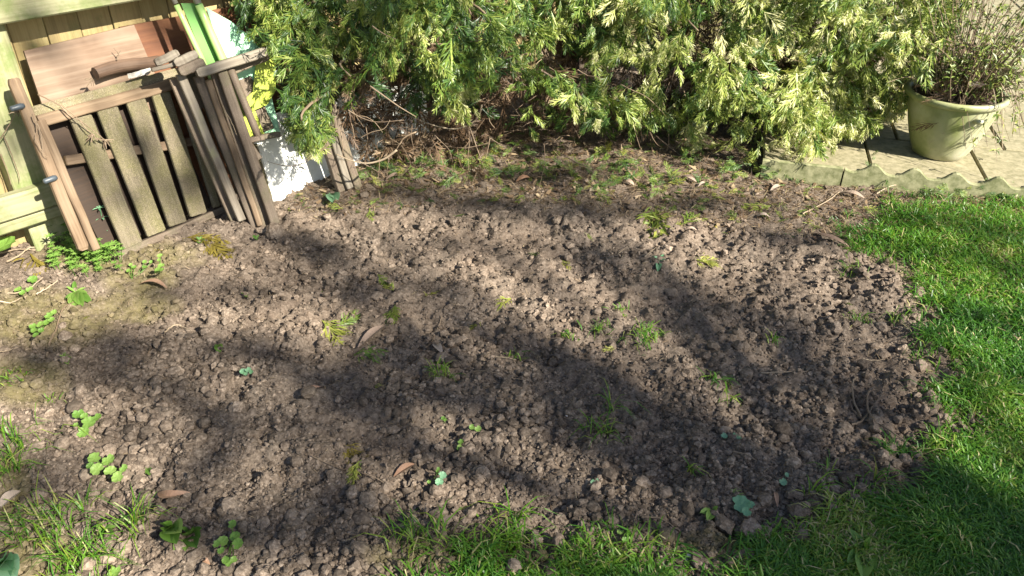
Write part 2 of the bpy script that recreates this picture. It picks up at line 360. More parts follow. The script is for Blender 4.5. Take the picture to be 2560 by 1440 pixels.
k = (rng.random(len(P)) > l * 1.05) & (rng.random(len(P)) < np.where(li, .45, 1) * (.45 + lump)); P = P[k]; lump = lump[k]
r = .0019 + .0030 * rng.random(len(P)) + .0095 * rng.random(len(P)) ** 5 * (1.6 * lump); r *= (.8 + .1 * P[:, 1])
V1, F1, rv1 = crumbs(np.column_stack([P, hz(P[:, 0], P[:, 1]) + r * .35]), r, ICO, ICF, .38); n_small = len(P)
P = scatter(6400); l = lawn_soft(P[:, 0], P[:, 1]); li = inpoly(P[:, 0], P[:, 1], LIT); lump = vnoise(P[:, 0], P[:, 1], .22, 10) + .5
k = (rng.random(len(P)) > l * 1.02) & (rng.random(len(P)) < np.where(li, .2, 1) * lump * 1.2); P = P[k]
r = .0055 + .016 * rng.random(len(P)) ** 3.4
V2, F2_, rv2 = crumbs(np.column_stack([P, hz(P[:, 0], P[:, 1]) + r * .3]), r, ICO2, ICF2, .2)
V = np.concatenate([V1, V2]); me = mesh_of('soil_crumbs', V, [np.concatenate([F1, F2_ + len(V1)])], rv=np.concatenate([rv1, rv2]), ms=moss_mask(V[:, 0], V[:, 1]) * .5); me.materials.append(M['crumb'])
o = bpy.data.objects.new('soil_crumbs', me); COL.objects.link(o); tag(o, 'loose brown crumbs of dug earth covering the bed', 'soil', kind='stuff')

# ------------------------------------------------------------------ fence
P0 = gp(115, 615); PF = Plane(P0, 43, 0)
fence = empty('fence', P0, 'greenish weathered wooden fence with posts, rails and upright boards at the back left', 'fence')
s = -1.1; k = 0
while s < 3.6:
    wd = .112 + R.uniform(-.004, .004); top = 1.75
    b = MB(); b.add(*timber(PF.at(s + wd / 2, -.03, -.075 - .008 * (k % 2)), PF.at(s + wd / 2, top, -.075 - .008 * (k % 2)), PF.d, wd - .003, .018, .002, 3)); b.build('board', M['boards'], fence); s += wd; k += 1
for s in (.035, 1.9, 3.5):
    b = MB(); b.add(*timber(PF.at(s, -.1, -.03), PF.at(s, 1.85, -.03), PF.d, .145, .08, .004, 4)); b.build('post', M['fence'], fence)
for (z0, z1, s0, s1) in ((.80, .93, -1.2, 3.6), (1.5, 1.62, -1.2, 3.6)):
    b = MB(); b.add(*timber(PF.at(s0, (z0 + z1) / 2, .035), PF.at(s1, (z0 + z1) / 2, .035), PF.up, z1 - z0, .05, .006, 14)); b.build('rail', M['fence'], fence)
b = MB(); b.add(*timber(PF.at(-1.2, .205, .035), PF.at(.20, .205, .035), PF.up, .088, .05, .008, 6)); b.build('rail', M['fence'], fence)
b = MB(); b.add(*timber(PF.at(-1.2, .135, .022), PF.at(.16, .135, .022), PF.up, .045, .05, .006, 6)); b.build('rail', M['fence'], fence)

# ------------------------------------------------------------------ boards leaning on the fence
PB = Plane(P0 + PF.n * .10, 43, 8)
def panel(name, pl, quad, q, th, mat, label=None, cat=None, parent=None, seg=5):
    # quad: (s,t) corners bl br tr tl
    (a, b_, c, d) = [np.array(x, float) for x in quad]; n = seg; V = []; lc = []; off = np.array([R.random() * 9, R.random() * 9, 0])
    for side in (0, -th):
        for i in range(n + 1):
            for j in range(n + 1):
                x = i / n; y = j / n; p = a * (1 - x) * (1 - y) + b_ * x * (1 - y) + c * x * y + d * (1 - x) * y
                V.append(pl.at(p[0], p[1], q + side)); lc.append(off + np.array([p[0], p[1], side]))
    m = (n + 1) ** 2; I = lambda i, j, s_: s_ * m + i * (n + 1) + j; q4 = []
    for i in range(n):
        for j in range(n):
            q4.append((I(i, j, 0), I(i + 1, j, 0), I(i + 1, j + 1, 0), I(i, j + 1, 0))); q4.append((I(i, j, 1), I(i, j + 1, 1), I(i + 1, j + 1, 1), I(i + 1, j, 1)))
        q4 += [(I(i, 0, 0), I(i, 0, 1), I(i + 1, 0, 1), I(i + 1, 0, 0)), (I(i, n, 0), I(i + 1, n, 0), I(i + 1, n, 1), I(i, n, 1)),
               (I(0, i, 0), I(0, i + 1, 0), I(0, i + 1, 1), I(0, i, 1)), (I(n, i, 0), I(n, i, 1), I(n, i + 1, 1), I(n, i + 1, 0))]
    mb = MB(); mb.add(np.array(V), [np.array(q4)], np.array(lc)); org = (V[0] if parent is None else None)
    o = mb.build(name, mat, parent, origin=org)
    if label: tag(o, label, cat)
    return o
ql = [PB.st(60, 128), PB.st(335, 62), PB.st(372, 132), PB.st(98, 262)]
panel('plywood_board', PB, [(ql[0][0] - .01, .36), (ql[2][0] + .02, .36), ql[1], ql[0]], 0, .014, M['ply'], 'pinkish plywood board leaning on the fence behind the slatted table', 'board')
q2 = [PB.st(300, 68, -.03), PB.st(600, 0, -.03)]
panel('brown_board', PB, [(q2[0][0], 0), (q2[1][0] + .1, 0), (q2[1][0] + .08, q2[1][1] - .02), q2[0]], -.03, .015, M['brownboard'], 'dark reddish brown board behind the pinkish plywood and the green poles', 'board')

# ------------------------------------------------------------------ folded slatted table
PT = Plane(gp(310, 640), 34, 17)
tb = empty('folded_table', PT.o, 'folded mossy slatted garden table standing on its edge against the fence', 'folding table')
def bar(pl, a, b_, q, w_, d_, mat, name, parent, rnd=False, ch=.003, taper=1):
    p, r_ = pl.px(*a, q), pl.px(*b_, q); n = pl.n; ax = nrm(r_ - p); wdv = np.cross(n, ax)
    mb = MB(); mb.add(*timber(p - n * d_ / 2, r_ - n * d_ / 2, wdv, w_, d_, ch, 7, taper=taper, rnd_end=rnd)); return mb.build(name, mat, parent)
for (a, b_, ww) in (((203, 292), (335, 617), .076), ((270, 272), (393, 583), .077), ((341, 250), (446, 560), .075), ((403, 232), (499, 536), .074), ((448, 212), (543, 517), .03)):
    bar(PT, a, b_, -.004, ww, .016, M['slat'], 'slat', tb)
bar(PT, (98, 303), (474, 199), .002, .040, .02, M['redwood'], 'top_rail', tb)
bar(PT, (84, 281), (462, 176), -.022, .036, .045, M['slat'], 'end_rail', tb)
bar(PT, (296, 640), (562, 524), .004, .026, .03, M['teak'], 'bottom_rail', tb)
bar(PT, (165, 402), (500, 352), -.024, .034, .02, M['redwood'], 'cross_bar', tb)
bar(PT, (104, 300), (243, 625), .012, .028, .05, M['redwood'], 'side_stile', tb)
bar(PT, (35, 195), (213, 625), .006, .037, .022, M['redwood'], 'leg', tb, True)
bar(PT, (470, 210), (575, 535), -.02, .05, .03, M['teak'], 'side_stile', tb)
panel('gap_shade_sheet', PT, [(-.03, .03), (.44, .03), (.42, .50), (-.04, .50)], -.062, .01, M['gapshade'], parent=tb)  # added sheet, coloured dark so the gaps between slats look shaded
for (u, v) in ((51, 266), (133, 446)):
    c = PT.px(u, v, .012); mb = MB(); mb.add(*tube([c - PT.d * .034, c - PT.d * .03, c - PT.d * .004, c + PT.d * .004, c + PT.d * .012], [.005, .009, .010, .010, .007], 10)); mb.build('bolt_cap', M['cap'], tb, smooth=True)

# log on top
pl_log = Plane(PT.at(0, 0, -.022), 34, 17); a = pl_log.px(238, 184); b_ = pl_log.px(396, 148)
mb = MB(); pts = [a + (b_ - a) * t + np.array([0, 0, .006 * math.sin(t * 5)]) for t in np.linspace(0, 1, 9)]; mb.add(*tube(pts, [.022, .0225, .023, .0225, .023, .022, .0215, .021, .020], 18, True, .03))
tag(mb.build('log', M['bark'], origin=a), 'short brown log lying along the top edge of the slatted table', 'log')
# crinkled plastic wrapper
mb = MB(); cpt = pl_log.px(348, 184, .035); n = 7; V = []
for i in range(n):
    for j in range(4): V.append(cpt + pl_log.d * (i / 6 - .5) * .095 + np.array([.0, .0, 1]) * ((j / 3 - .5) * .02 + R.uniform(-.004, .004)) + pl_log.n * R.uniform(-.004, .006))
q4 = [(i * 4 + j, (i + 1) * 4 + j, (i + 1) * 4 + j + 1, i * 4 + j + 1) for i in range(n - 1) for j in range(3)]
mb.add(V, [np.array(q4)]); tag(mb.build('plastic_wrapper', plain('shiny_plastic', (.5, .48, .44), .15), origin=cpt), 'scrap of shiny crinkled plastic just under the log', 'plastic scrap')
# dead vines
def vine(name, segs, mat, label, cat, group=None, r=.0022, parent=None):
    mb = MB()
    for sg in segs:
        pts = smoothpts(sg, 5); k_ = len(pts); rs = np.linspace(r, r * .45, k_); pts = pts + np.array([[R.uniform(-1, 1) * .0012 for _ in range(3)] for _ in range(k_)])
        mb.add(*tube(pts, rs, 5))
    if parent is not None: return mb.build(name, mat, parent)
    o = mb.build(name, mat, origin=segs[0][0]); return tag(o, label, cat, group)
q_ = .03
tip = PT.px(262, 350, q_); fr = [[tip, tip + np.array([R.uniform(-.03, .03), R.uniform(-.01, .01), R.uniform(-.045, .012)])] for _ in range(14)]
fr2 = [[PT.px(232, 335, q_), PT.px(232 + R.uniform(-18, 16), 335 + R.uniform(2, 25), q_)] for _ in range(9)]
vine('dead_vine', [[PT.px(95, 236, q_), PT.px(140, 258, q_), PT.px(160, 268, q_), PT.px(195, 297, q_), PT.px(225, 320, q_), tip], [PT.px(200, 300, q_), PT.px(215, 322, q_), PT.px(232, 335, q_)], [PT.px(150, 262, q_), PT.px(175, 290, q_), PT.px(200, 300, q_)]] + fr + fr2, M['twig'], 'dead brown vine with a feathery tip draped over the top rail of the table', 'vine', r=.0028)
vine('dead_vine', [[PF.px(0, 348, .07), PF.px(12, 330, .07), PF.px(30, 300, .07), PF.px(42, 278, .07)], [PF.px(10, 340, .03), PF.px(30, 390, .03), PF.px(45, 430, .03), PF.px(50, 455, .03)], [PF.px(0, 385, .03), PF.px(16, 420, .03), PF.px(27, 462, .03)]] + [[PF.px(42, 278, .07), PF.px(42 + R.uniform(-25, 25), 278 + R.uniform(-14, 14), .07)] for _ in range(9)], M['twig'], 'dead vine clinging to the fence post beside the upper bolt cap', 'vine')
vine('dead_vine', [[PT.px(80, 285, .03), PT.px(92, 320, .03), PT.px(88, 345, .03), PT.px(103, 372, .03), PT.px(112, 388, .03), PT.px(120, 392, .03)], [PT.px(88, 300, .03), PT.px(100, 325, .03), PT.px(104, 350, .03), PT.px(110, 380, .03)]], M['twig'], 'thin dead vine running down the outer leg of the table', 'vine')
for (u, v) in ((285, 128), (292, 150)):
    pass
vine('twig', [[pl_log.px(292, 150, .02), pl_log.px(296, 134, .02), pl_log.px(285, 120, .02)], [pl_log.px(296, 134, .02), pl_log.px(302, 126, .02)]], M['twig'], 'tiny forked twig sticking up in front of the plywood above the log', 'twig')
vine('dead_sprig', [[pl_log.px(230, 196, .03), pl_log.px(230 + R.uniform(-22, 15), 200 + R.uniform(-6, 18), .03)] for _ in range(10)], M['twig'], 'tuft of dead brown needles at the left end of the log', 'sprig')

# ------------------------------------------------------------------ folded chairs
PC = Plane(gp(650, 565), 58, 15)
c1 = empty('folded_chair', PC.px(608, 555, -.03), 'folded grey wooden chair nearest the slatted table, with a rounded pale arm end', 'folding chair', 'folded wooden chairs leaning on the fence')
bar(PC, (452, 185), (607, 552), -.03, .030, .045, M['greywood'], 'leg', c1)
bar(PC, (440, 195), (595, 556), -.075, .05, .03, M['teak'], 'leg', c1)
bar(PC, (390, 158), (447, 131), -.02, .028, .04, M['greywood'], 'armrest', c1, True)
bar(PC, (380, 176), (445, 158), -.02, .014, .03, M['greywood'], 'rail', c1)
c2 = empty('folded_chair', PC.px(645, 560, -.02), 'folded brown wooden chair in the middle of the stack, with two short arm ends', 'folding chair', 'folded wooden chairs leaning on the fence')
bar(PC, (496, 190), (640, 567), -.025, .034, .04, M['teak'], 'leg', c2)
bar(PC, (522, 200), (652, 565), -.005, .022, .05, M['redwood'], 'leg', c2)
bar(PC, (438, 160), (494, 133), .0, .030, .045, M['greywood'], 'armrest', c2, True)
bar(PC, (450, 181), (512, 154), .012, .036, .05, M['teak'], 'armrest', c2, True)
bar(PC, (470, 170), (510, 270), -.09, .05, .02, M['teak'], 'slat', c2)
c3 = empty('folded_chair', PC.px(688, 562, 0), 'folded dark wooden chair outermost in the stack, with a long arm running to the conifer', 'folding chair', 'folded wooden chairs leaning on the fence')
bar(PC, (556, 178), (690, 561), .012, .036, .036, M['teak'], 'leg', c3)
bar(PC, (540, 182), (668, 568), -.03, .035, .03, M['teak'], 'leg', c3)
bar(PC, (494, 184), (668, 128), .03, .034, .05, M['greywood'], 'armrest', c3, True)
bar(PC, (575, 178), (672, 138), -.02, .032, .03, M['teak'], 'rail', c3)
p, r_ = PC.px(574, 168, -.005), PC.px(646, 342, -.005); mb = MB(); mb.add(*tube([p + (r_ - p) * t for t in np.linspace(0, 1, 6)], .0145, 12)); mb.build('round_strut', M['teak'], c3, smooth=True)
bar(PC, (620, 352), (702, 336), .01, .020, .045, M['teak'], 'lower_rail', c3)
bar(PC, (622, 360), (648, 400), .0, .03, .02, M['teak'], 'bracket', c3)
bar(PC, (600, 200), (660, 330), -.10, .09, .012, M['teak'], 'seat_slat', c3)
bar(PC, (570, 205), (630, 335), -.105, .09, .012, M['teak'], 'seat_slat', c3)
vine('straw', [[PC.px(540, 215, .02), PC.px(555, 260, .02), PC.px(580, 308, .02), PC.px(592, 338, .02)]], M['paletwig'], 'pale dry stalk caught between the legs of the folded chairs', 'straw')
PC4 = Plane(gp(870, 484), 50, 13)
c4 = empty('folded_chair', PC4.o, 'folded brown wooden chair by itself, its leg ends showing under the conifer', 'folding chair', 'folded wooden chairs leaning on the fence')
bar(PC4, (778, 240), (857, 480), .0, .034, .03, M['teak'], 'leg', c4)
bar(PC4, (800, 240), (877, 472), .02, .030, .03, M['greywood'], 'leg', c4)
bar(PC4, (822, 235), (902, 482), .015, .034, .035, M['teak'], 'leg', c4)
bar(PC4, (770, 330), (835, 306), .03, .03, .03, M['teak'], 'lower_rail', c4)

# ------------------------------------------------------------------ green plastic poles and panel
PG = Plane(PC.at(0, 0, -.135), 58, 14)
gf = empty('plastic_stand', PG.at(.02, 0, 0), 'green plastic stand with two round poles and pale mint sheet behind the folded chairs', 'plastic stand')
for (a, b_, r0) in (((441, 12), (506, 150), .010), ((497, 12), (560, 158), .0145)):
    p, r_ = PG.px(*a, .06), PG.px(*b_, .06); d = r_ - p
    mb = MB(); mb.add(*tube([p + d * t for t in np.linspace(0, 1.9, 8)], r0, 16)); mb.build('pole', M['greenlit'], gf, smooth=True)
    mb = MB(); mb.add(*tube([p - d * .6, p - d * .02], r0 * .9, 14)); mb.build('pole_sleeve', M['greypl'], gf, smooth=True)
def polyprism(pl, pts, q, th, mat, name, parent):
    A = [pl.px(u, v, q) for u, v in pts]; Bk = [a - pl.n * th for a in A]; n = len(A); c0 = np.mean(A, 0); c1_ = np.mean(Bk, 0)
    V = A + Bk + [c0, c1_]; t = [(2 * n, i, (i + 1) % n) for i in range(n)] + [(2 * n + 1, n + (i + 1) % n, n + i) for i in range(n)]; q4 = [(i, n + i, n + (i + 1) % n, (i + 1) % n) for i in range(n)]
    mb = MB(); mb.add(np.array(V), [np.array(t), np.array(q4)]); return mb.build(name, mat, parent)
polyprism(PG, [(452, 8), (505, 8), (570, 150), (520, 170)], .035, .006, M['green'], 'web', gf)
polyprism(PG, [(515, 18), (580, 55), (625, 92), (650, 120), (700, 330), (650, 345), (630, 250), (560, 150)], .02, .006, M['mint'], 'sheet', gf)
polyprism(PG, [(648, 120), (688, 150), (690, 225), (668, 262), (625, 280), (600, 262), (632, 230), (640, 160)], .045, .006, M['lime'], 'lip', gf)
polyprism(PG, [(596, 280), (632, 262), (665, 345), (625, 345)], .035, .006, M['lime'], 'lip', gf)

# ------------------------------------------------------------------ white painted board
PW = Plane(gp(690, 500), 41, 14)
wb = empty('white_board', PW.o, 'white painted board leaning at the foot of the conifer beside the folded chairs', 'board')
panel('sheet', PW, [(0, -.01), (.62, -.01), (.62, .30), (-.02, .34)], 0, .012, M['white'], parent=wb)
bar(PW, (650, 360), (690, 503), .012, .02, .02, M['white'], 'frame_edge', wb)
bar(PW, (640, 360), (681, 503), .004, .014, .016, M['slat'], 'frame_edge', wb)
panel('white_sheet', Plane(gp(868, 372), 62, 6), [(0, .0), (.42, .0), (.42, .25), (0, .25)], 0, .01, M['white'], 'white sheet glimpsed through the twigs behind the conifer branches', 'sheet')

# ------------------------------------------------------------------ patio, edging, pot
PE0 = gp(1900, 441); PE = Plane(PE0, 105.5, 0)   # runs right and towards the viewer; n faces the bed
ZP = .064
edg = empty('stone_edging', PE0, 'pale concrete edging with a wavy scalloped top in front of the flower pot', 'edging')
LE = 2.2; n = 176
pot_c = gp(2380, 412, ZP) + np.array([0, .135, 0])
for i0, (sa, sb) in enumerate(((0, .33), (.337, 1.25), (1.257, 2.2))):
    m = int((sb - sa) / .0125); V = []; lc = []
    for i in range(m + 1):
        s_ = sa + (sb - sa) * i / m
        ph_ = (s_ - .45) / .158 * 2 * math.pi; z = .078 if i0 == 0 else .086 + .021 * math.cos(ph_ + .25 * math.sin(ph_)) + vnoise(np.array(s_), np.array(0.), .02, 3) * .004
        for (q, zz) in ((0, -.05), (0, z - .004), (-.004, z), (-.018, z), (-.022, z - .004), (-.022, -.05)):
            V.append(PE.at(s_, zz, q)); lc.append((s_, zz, q))
    q4 = [(i * 6 + j, (i + 1) * 6 + j, (i + 1) * 6 + j + 1, i * 6 + j + 1) for i in range(m) for j in range(5)]
    for e in (0, m): q4 += [(e * 6, e * 6 + 1, e * 6 + 4, e * 6 + 5), (e * 6 + 1, e * 6 + 2, e * 6 + 3, e * 6 + 4)]
    mb = MB(); mb.add(np.array(V), [np.array(q4)], np.array(lc)); mb.build('edging_stone', M['stone'], edg)
pat = bpy.data.objects.new('patio', None); COL.objects.link(pat); pat.location = PE0; tag(pat, 'paved patio of worn concrete slabs under the flower pot', kind='structure')
o = None
for j in range(9):
    for i in range(6):
        sw, sl = .45, .42; s0 = .0 + i * sw + (.15 if j % 2 else 0); q0 = -.024 - j * sl; g_ = .0055; c_ = .004; V = []; dz = R.uniform(-.001, .001)
        for (zz, ins) in ((ZP - .03, 0), (ZP - c_ + dz, 0), (ZP + dz, c_)):
            for (ss, qq) in ((s0 + g_ + ins, q0 - g_ - ins), (s0 + sw - g_ - ins, q0 - g_ - ins), (s0 + sw - g_ - ins, q0 - sl + g_ + ins), (s0 + g_ + ins, q0 - sl + g_ + ins)): V.append(PE.at(ss, zz, qq))
        q4 = [(k_ * 4 + m, k_ * 4 + (m + 1) % 4, k_ * 4 + 4 + (m + 1) % 4, k_ * 4 + 4 + m) for k_ in (0, 1) for m in range(4)] + [(8, 9, 10, 11)]
        mb = MB(); mb.add(np.array(V), [np.array(q4)]); mb.build('paving_slab', M['slab'], pat)
me = mesh_of('bedding', [PE.at(.02, .05, -.03), PE.at(2.9, .05, -.03), PE.at(2.9, .05, -3.7), PE.at(.02, .05, -3.7)], [[(0, 1, 2, 3)]], ms=np.ones(4)); me.materials.append(M['soil'])
me.transform(__import__('mathutils').Matrix.Translation(-Vector(PE0))); o = bpy.data.objects.new('joint_sand', me); COL.objects.link(o); o.parent = pat; o['kind'] = 'stuff'
pt = empty('flower_pot', pot_c, 'large weathered green and cream glazed flower pot standing on the patio', 'flower pot')
def lathe(prof, c, seg=48):
    V = []; q4 = []
    for (r_, z) in prof:
        for k_ in range(seg): a = 2 * math.pi * k_ / seg; V.append(c + np.array([r_ * math.cos(a), r_ * math.sin(a), z]))
    for i in range(len(prof) - 1):
        for k_ in range(seg): q4.append((i * seg + k_, i * seg + (k_ + 1) % seg, (i + 1) * seg + (k_ + 1) % seg, (i + 1) * seg + k_))
    return np.array(V), [np.array(q4)], np.array(V) - c
PH = .285
body = [(.001, 0), (.098, 0), (.108, .006), (.122, .035), (.142, .085), (.159, .14), (.173, .195), (.182, .235), (.185, PH - .03)]
mb = MB(); mb.add(*lathe(body, pot_c)); mb.build('pot_body', M['pot'], pt, smooth=True)
rim = [(.184, PH - .032), (.193, PH - .031), (.202, PH - .024), (.206, PH - .012), (.203, PH - .002), (.195, PH), (.184, PH - .003), (.176, PH - .012), (.172, PH - .05)]
mb = MB(); mb.add(*lathe(rim, pot_c)); mb.build('rim', M['pot'], pt, smooth=True)
mb = MB(); mb.add(*lathe([(.001, PH - .02), (.08, PH - .022), (.13, PH - .028), (.174, PH - .035)], pot_c)); mb.build('potting_soil', plain('dark_compost', (.07, .05, .03), .95, .2, 90, .8), pt)
mb = MB(); c = pot_c + np.array([.02, -.186, PH - .07]); mb.add(*crumbs(c[None], np.array([.022]), ICO3, ICF3, .04)[:1], [crumbs(c[None], np.array([.02]), ICO3, ICF3, .04)[1]]); mb.build('lug', M['pot'], pt, smooth=True)

# ------------------------------------------------------------------ sprays
def strand(p, d, L, wdt, nrmv, curl):  # 5 verts, quad + tri as three tris
    side = np.cross(d, nrmv); side /= np.linalg.norm(side) + 1e-9
    m = p + d * L * .5 + curl * L * .12; e = p + d * L + curl * L * .45
    return [p - side * wdt * .35, p + side * wdt * .35, m - side * wdt * .5, m + side * wdt * .5, e]
SF = np.array([(0, 1, 3), (0, 3, 2), (2, 3, 4)])
def make_spray(seed, nside=8, sub=3, wdt=.030):
    r = random.Random(seed); V = []; n3 = np.array([0, 0, 1.0])
    def stem(t): return np.array([t, .05 * math.sin(t * 3 + seed), -.22 * t * t])
    for i in range(nside):
        t = .02 + .94 * (i + r.uniform(0, .5)) / nside; base = stem(t); ln = (.50 * (1 - t) ** .6 + .16) * r.uniform(.75, 1.2)
        for sgn in (-1, 1):
            ang = rad(r.uniform(20, 42)); d = np.array([math.cos(ang), sgn * math.sin(ang), r.uniform(-.3, .25)]); d /= np.linalg.norm(d)
            cur = np.array([.55, -sgn * .35, -.45]) * r.uniform(.5, 1.3)
            V += strand(base, d, ln, wdt * r.uniform(.9, 1.3), nrm(n3 + np.array([0, r.uniform(-.8, .8), 0])), cur)
            for j in range(1, sub):
                f = j / sub; b2 = base + d * ln * f * .85 + cur * ln * .12 * f; a2 = ang + (rad(26) if j % 2 else -rad(26)) * r.uniform(.6, 1.3)
                d2 = np.array([math.cos(a2), sgn * math.sin(a2), r.uniform(-.5, .35)]); d2 /= np.linalg.norm(d2)
                V += strand(b2, d2, ln * .62 * (1 - f * .35), wdt * r.uniform(.85, 1.15), nrm(n3 + np.array([0, r.uniform(-.8, .8), 0])), np.array([.45, -sgn * .2, -.5]))
    V += strand(stem(1), np.array([1, 0, -.3]), .16, wdt, n3, np.array([0, 0, -.5]))
    V += strand(stem(0), nrm(stem(.5) - stem(0)), .5, wdt * .9, n3, np.zeros(3)); V += strand(stem(.5), nrm(stem(1) - stem(.5)), .5, wdt * .8, n3, np.zeros(3))
    V = np.array(V); k_ = len(V) // 5; return V, (SF[None] + (np.arange(k_) * 5)[:, None, None]).reshape(-1, 3), np.tile([0, 0, .5, .5, 1.0], k_)
SPR = [make_spray(i, 5 + i % 4, 2, .046 + .004 * (i % 3)) for i in range(10)]; MINI = [make_spray(40 + i, 6, 2, .042) for i in range(5)]
def place(tmpl, pos, ax, nr, L, base_rv, tipgain=.15):
    """sprays: axis ax (M,3), face normal nr (M,3)"""
    ax = ax / np.linalg.norm(ax, axis=1)[:, None]; nr = nr - ax * (nr * ax).sum(1)[:, None]; nr /= np.linalg.norm(nr, axis=1)[:, None] + 1e-9; sd_ = np.cross(nr, ax)
    VV = []; FF = []; RV = []; off = 0; pick = rng.integers(0, len(tmpl), len(pos))
    for k_, (V, Fc, tg) in enumerate(tmpl):
        m = np.where(pick == k_)[0]
        if not len(m): continue
        W = pos[m, None] + L[m, None, None] * (V[None, :, 0:1] * ax[m, None] + V[None, :, 1:2] * sd_[m, None] * rng.uniform(.6, 1.05, (len(m), 1, 1)) + V[None, :, 2:3] * nr[m, None])
        VV.append(W.reshape(-1, 3)); FF.append((Fc[None] + (off + np.arange(len(m)) * len(V))[:, None, None]).reshape(-1, 3)); off += len(m) * len(V)
        RV.append(np.clip(base_rv[m, None] + tipgain * tg[None] + rng.normal(0, .11, (len(m), len(V) // 5)).repeat(5, 1), 0, 1).ravel())
    return np.concatenate(VV), np.concatenate(FF), np.concatenate(RV)

# ------------------------------------------------------------------ the conifer
def yfront(x, z): return 3.05 + .22 * (x + 1) + .10 * np.sin(x * 3.1) * 1.0 + .12 * np.sin(x * 7 + z * 9) - .20 * np.clip(1 - np.abs(z - .45) / .7, 0, 1)
LOW = [(540, -60), (575, 0), (600, 75), (660, 130), (690, 180), (700, 240), (720, 330), (745, 385), (800, 400), (840, 330), (900, 330), (1000, 300), (1060, 300), (1110, 310), (1170, 310), (1250, 330), (1330, 350), (1420, 340), (1500, 330), (1560, 330), (1640, 330), (1700, 370), (1780, 395), (1900, 405), (1990, 425), (2080, 385), (2150, 345), (2230, 325), (2300, 240), (2340, 170), (2400, 60), (2450, -60)]
lx, ly = np.array(LOW, float).T
GAPS = [(1400, 165, 45, 25, .8), (1760, 110, 36, 36, .7), (2050, 90, 40, 28, .6), (1480, 60, 40, 24, .6), (880, 150, 40, 30, .5), (1960, 250, 40, 24, .5), (1330, 330, 130, 36, .8), (1120, 325, 60, 30, .6), (955, 215, 80, 45, .75), (920, 300, 95, 60, .95), (1300, 270, 130, 50, .85), (1250, 215, 55, 40, .8), (1560, 200, 70, 40, .85), (1690, 210, 50, 55, .85), (1620, 80, 60, 35, .7), (1180, 60, 50, 35, .5), (640, 60, 30, 30, .5), (1060, 110, 70, 30, .5), (1850, 200, 40, 40, .5), (2190, 170, 35, 30, .6), (770, 240, 30, 50, .4)]
def cone_ok(p, soft=20):
    u, v = project(p); ok = v < np.interp(u, lx, ly) + rng.uniform(-soft, soft * .5, len(u)); ok &= (u > 545) & (u < 2430)
    pr = np.zeros(len(u))
    for (a, b_, c, d, k_) in GAPS: pr = np.maximum(pr, k_ * np.clip(1.6 - ((u - a) / c) ** 2 - ((v - b_) / d) ** 2, 0, 1))
    return ok & (rng.random(len(u)) > pr)
con = empty('conifer', (.25, 3.85, 0), 'large spreading conifer with drooping variegated sprays filling the top of the photo', 'conifer')
mb = MB(); mb.add(*tube([(.25, 3.85, -.05), (.27, 3.85, .4), (.24, 3.87, .9), (.26, 3.85, 1.6)], [.075, .06, .05, .03], 10, True, .06)); mb.build('trunk', M['bark'], con, smooth=True)
for (x, y) in ((-.45, 3.75), (1.15, 3.95)):
    mb = MB(); mb.add(*tube([(x, y, -.05), (x + .03, y, .5), (x - .02, y + .02, 1.4)], [.05, .04, .025], 9, True, .06)); mb.build('trunk', M['bark'], con, smooth=True)
# limbs
clumps = []
nB = 0
while nB < 300:
    x = R.uniform(-1.15, 2.25); z = R.uniform(.10, .95); yb = float(yfront(np.array(x), np.array(z))) + R.uniform(-.05, .12) + .02
    p = np.array([[x, yb, z - .08]])
    if not cone_ok(p, 10)[0]: continue
    clumps.append((x, yb, z)); nB += 1
for ci, (x, y, z) in enumerate(clumps[:46]):
    tx = min([(-.45, 3.75), (.25, 3.85), (1.15, 3.95)], key=lambda t: abs(t[0] - x)); st = np.array([tx[0] + (x - tx[0]) * .15, tx[1], z + R.uniform(-.1, .12)])
    pts = smoothpts([st, st * .6 + np.array([x, y, z]) * .4 + np.array([0, 0, -.05]), np.array([x, y + .05, z + .02]), np.array([x + R.uniform(-.05, .05), y - .04, z - .01])], 4)
    mb = MB(); mb.add(*tube(pts, np.linspace(.010, .003, len(pts)), 6)); mb.build('branch', M['twig'], con, smooth=True)
pos = []; axs = []; nrs = []; Ls = []; rvs = []
out = np.array([.10, -1.0, .05])
for (x, y, z) in clumps:
    tone = R.betavariate(1.5, 1.6) * .8; heading = np.array([R.uniform(-.7, .7), -R.uniform(.3, 1.0), R.uniform(-.2, .25)]); heading /= np.linalg.norm(heading)
    Lb = R.uniform(.05, .22); m = R.randint(15, 24)
    for k_ in range(m):
        t = k_ / m; c = np.array([x, y, z]) + heading * Lb * t + np.array([R.gauss(0, .035), R.gauss(0, .03), R.gauss(0, .03) - .5 * Lb * t * t])
        a = heading * R.uniform(.2, .9) + np.array([R.gauss(0, .45), R.gauss(0, .3), -R.uniform(.1, 1.1)])
        pos.append(c); axs.append(a); nrs.append(out + np.array([R.gauss(0, .7), 0, R.gauss(0, .65)])); Ls.append(R.uniform(.040, .075) * (1.5 if R.random() < .18 else 1)); rvs.append(np.clip(tone + R.gauss(0, .10) - .0, 0, .9))
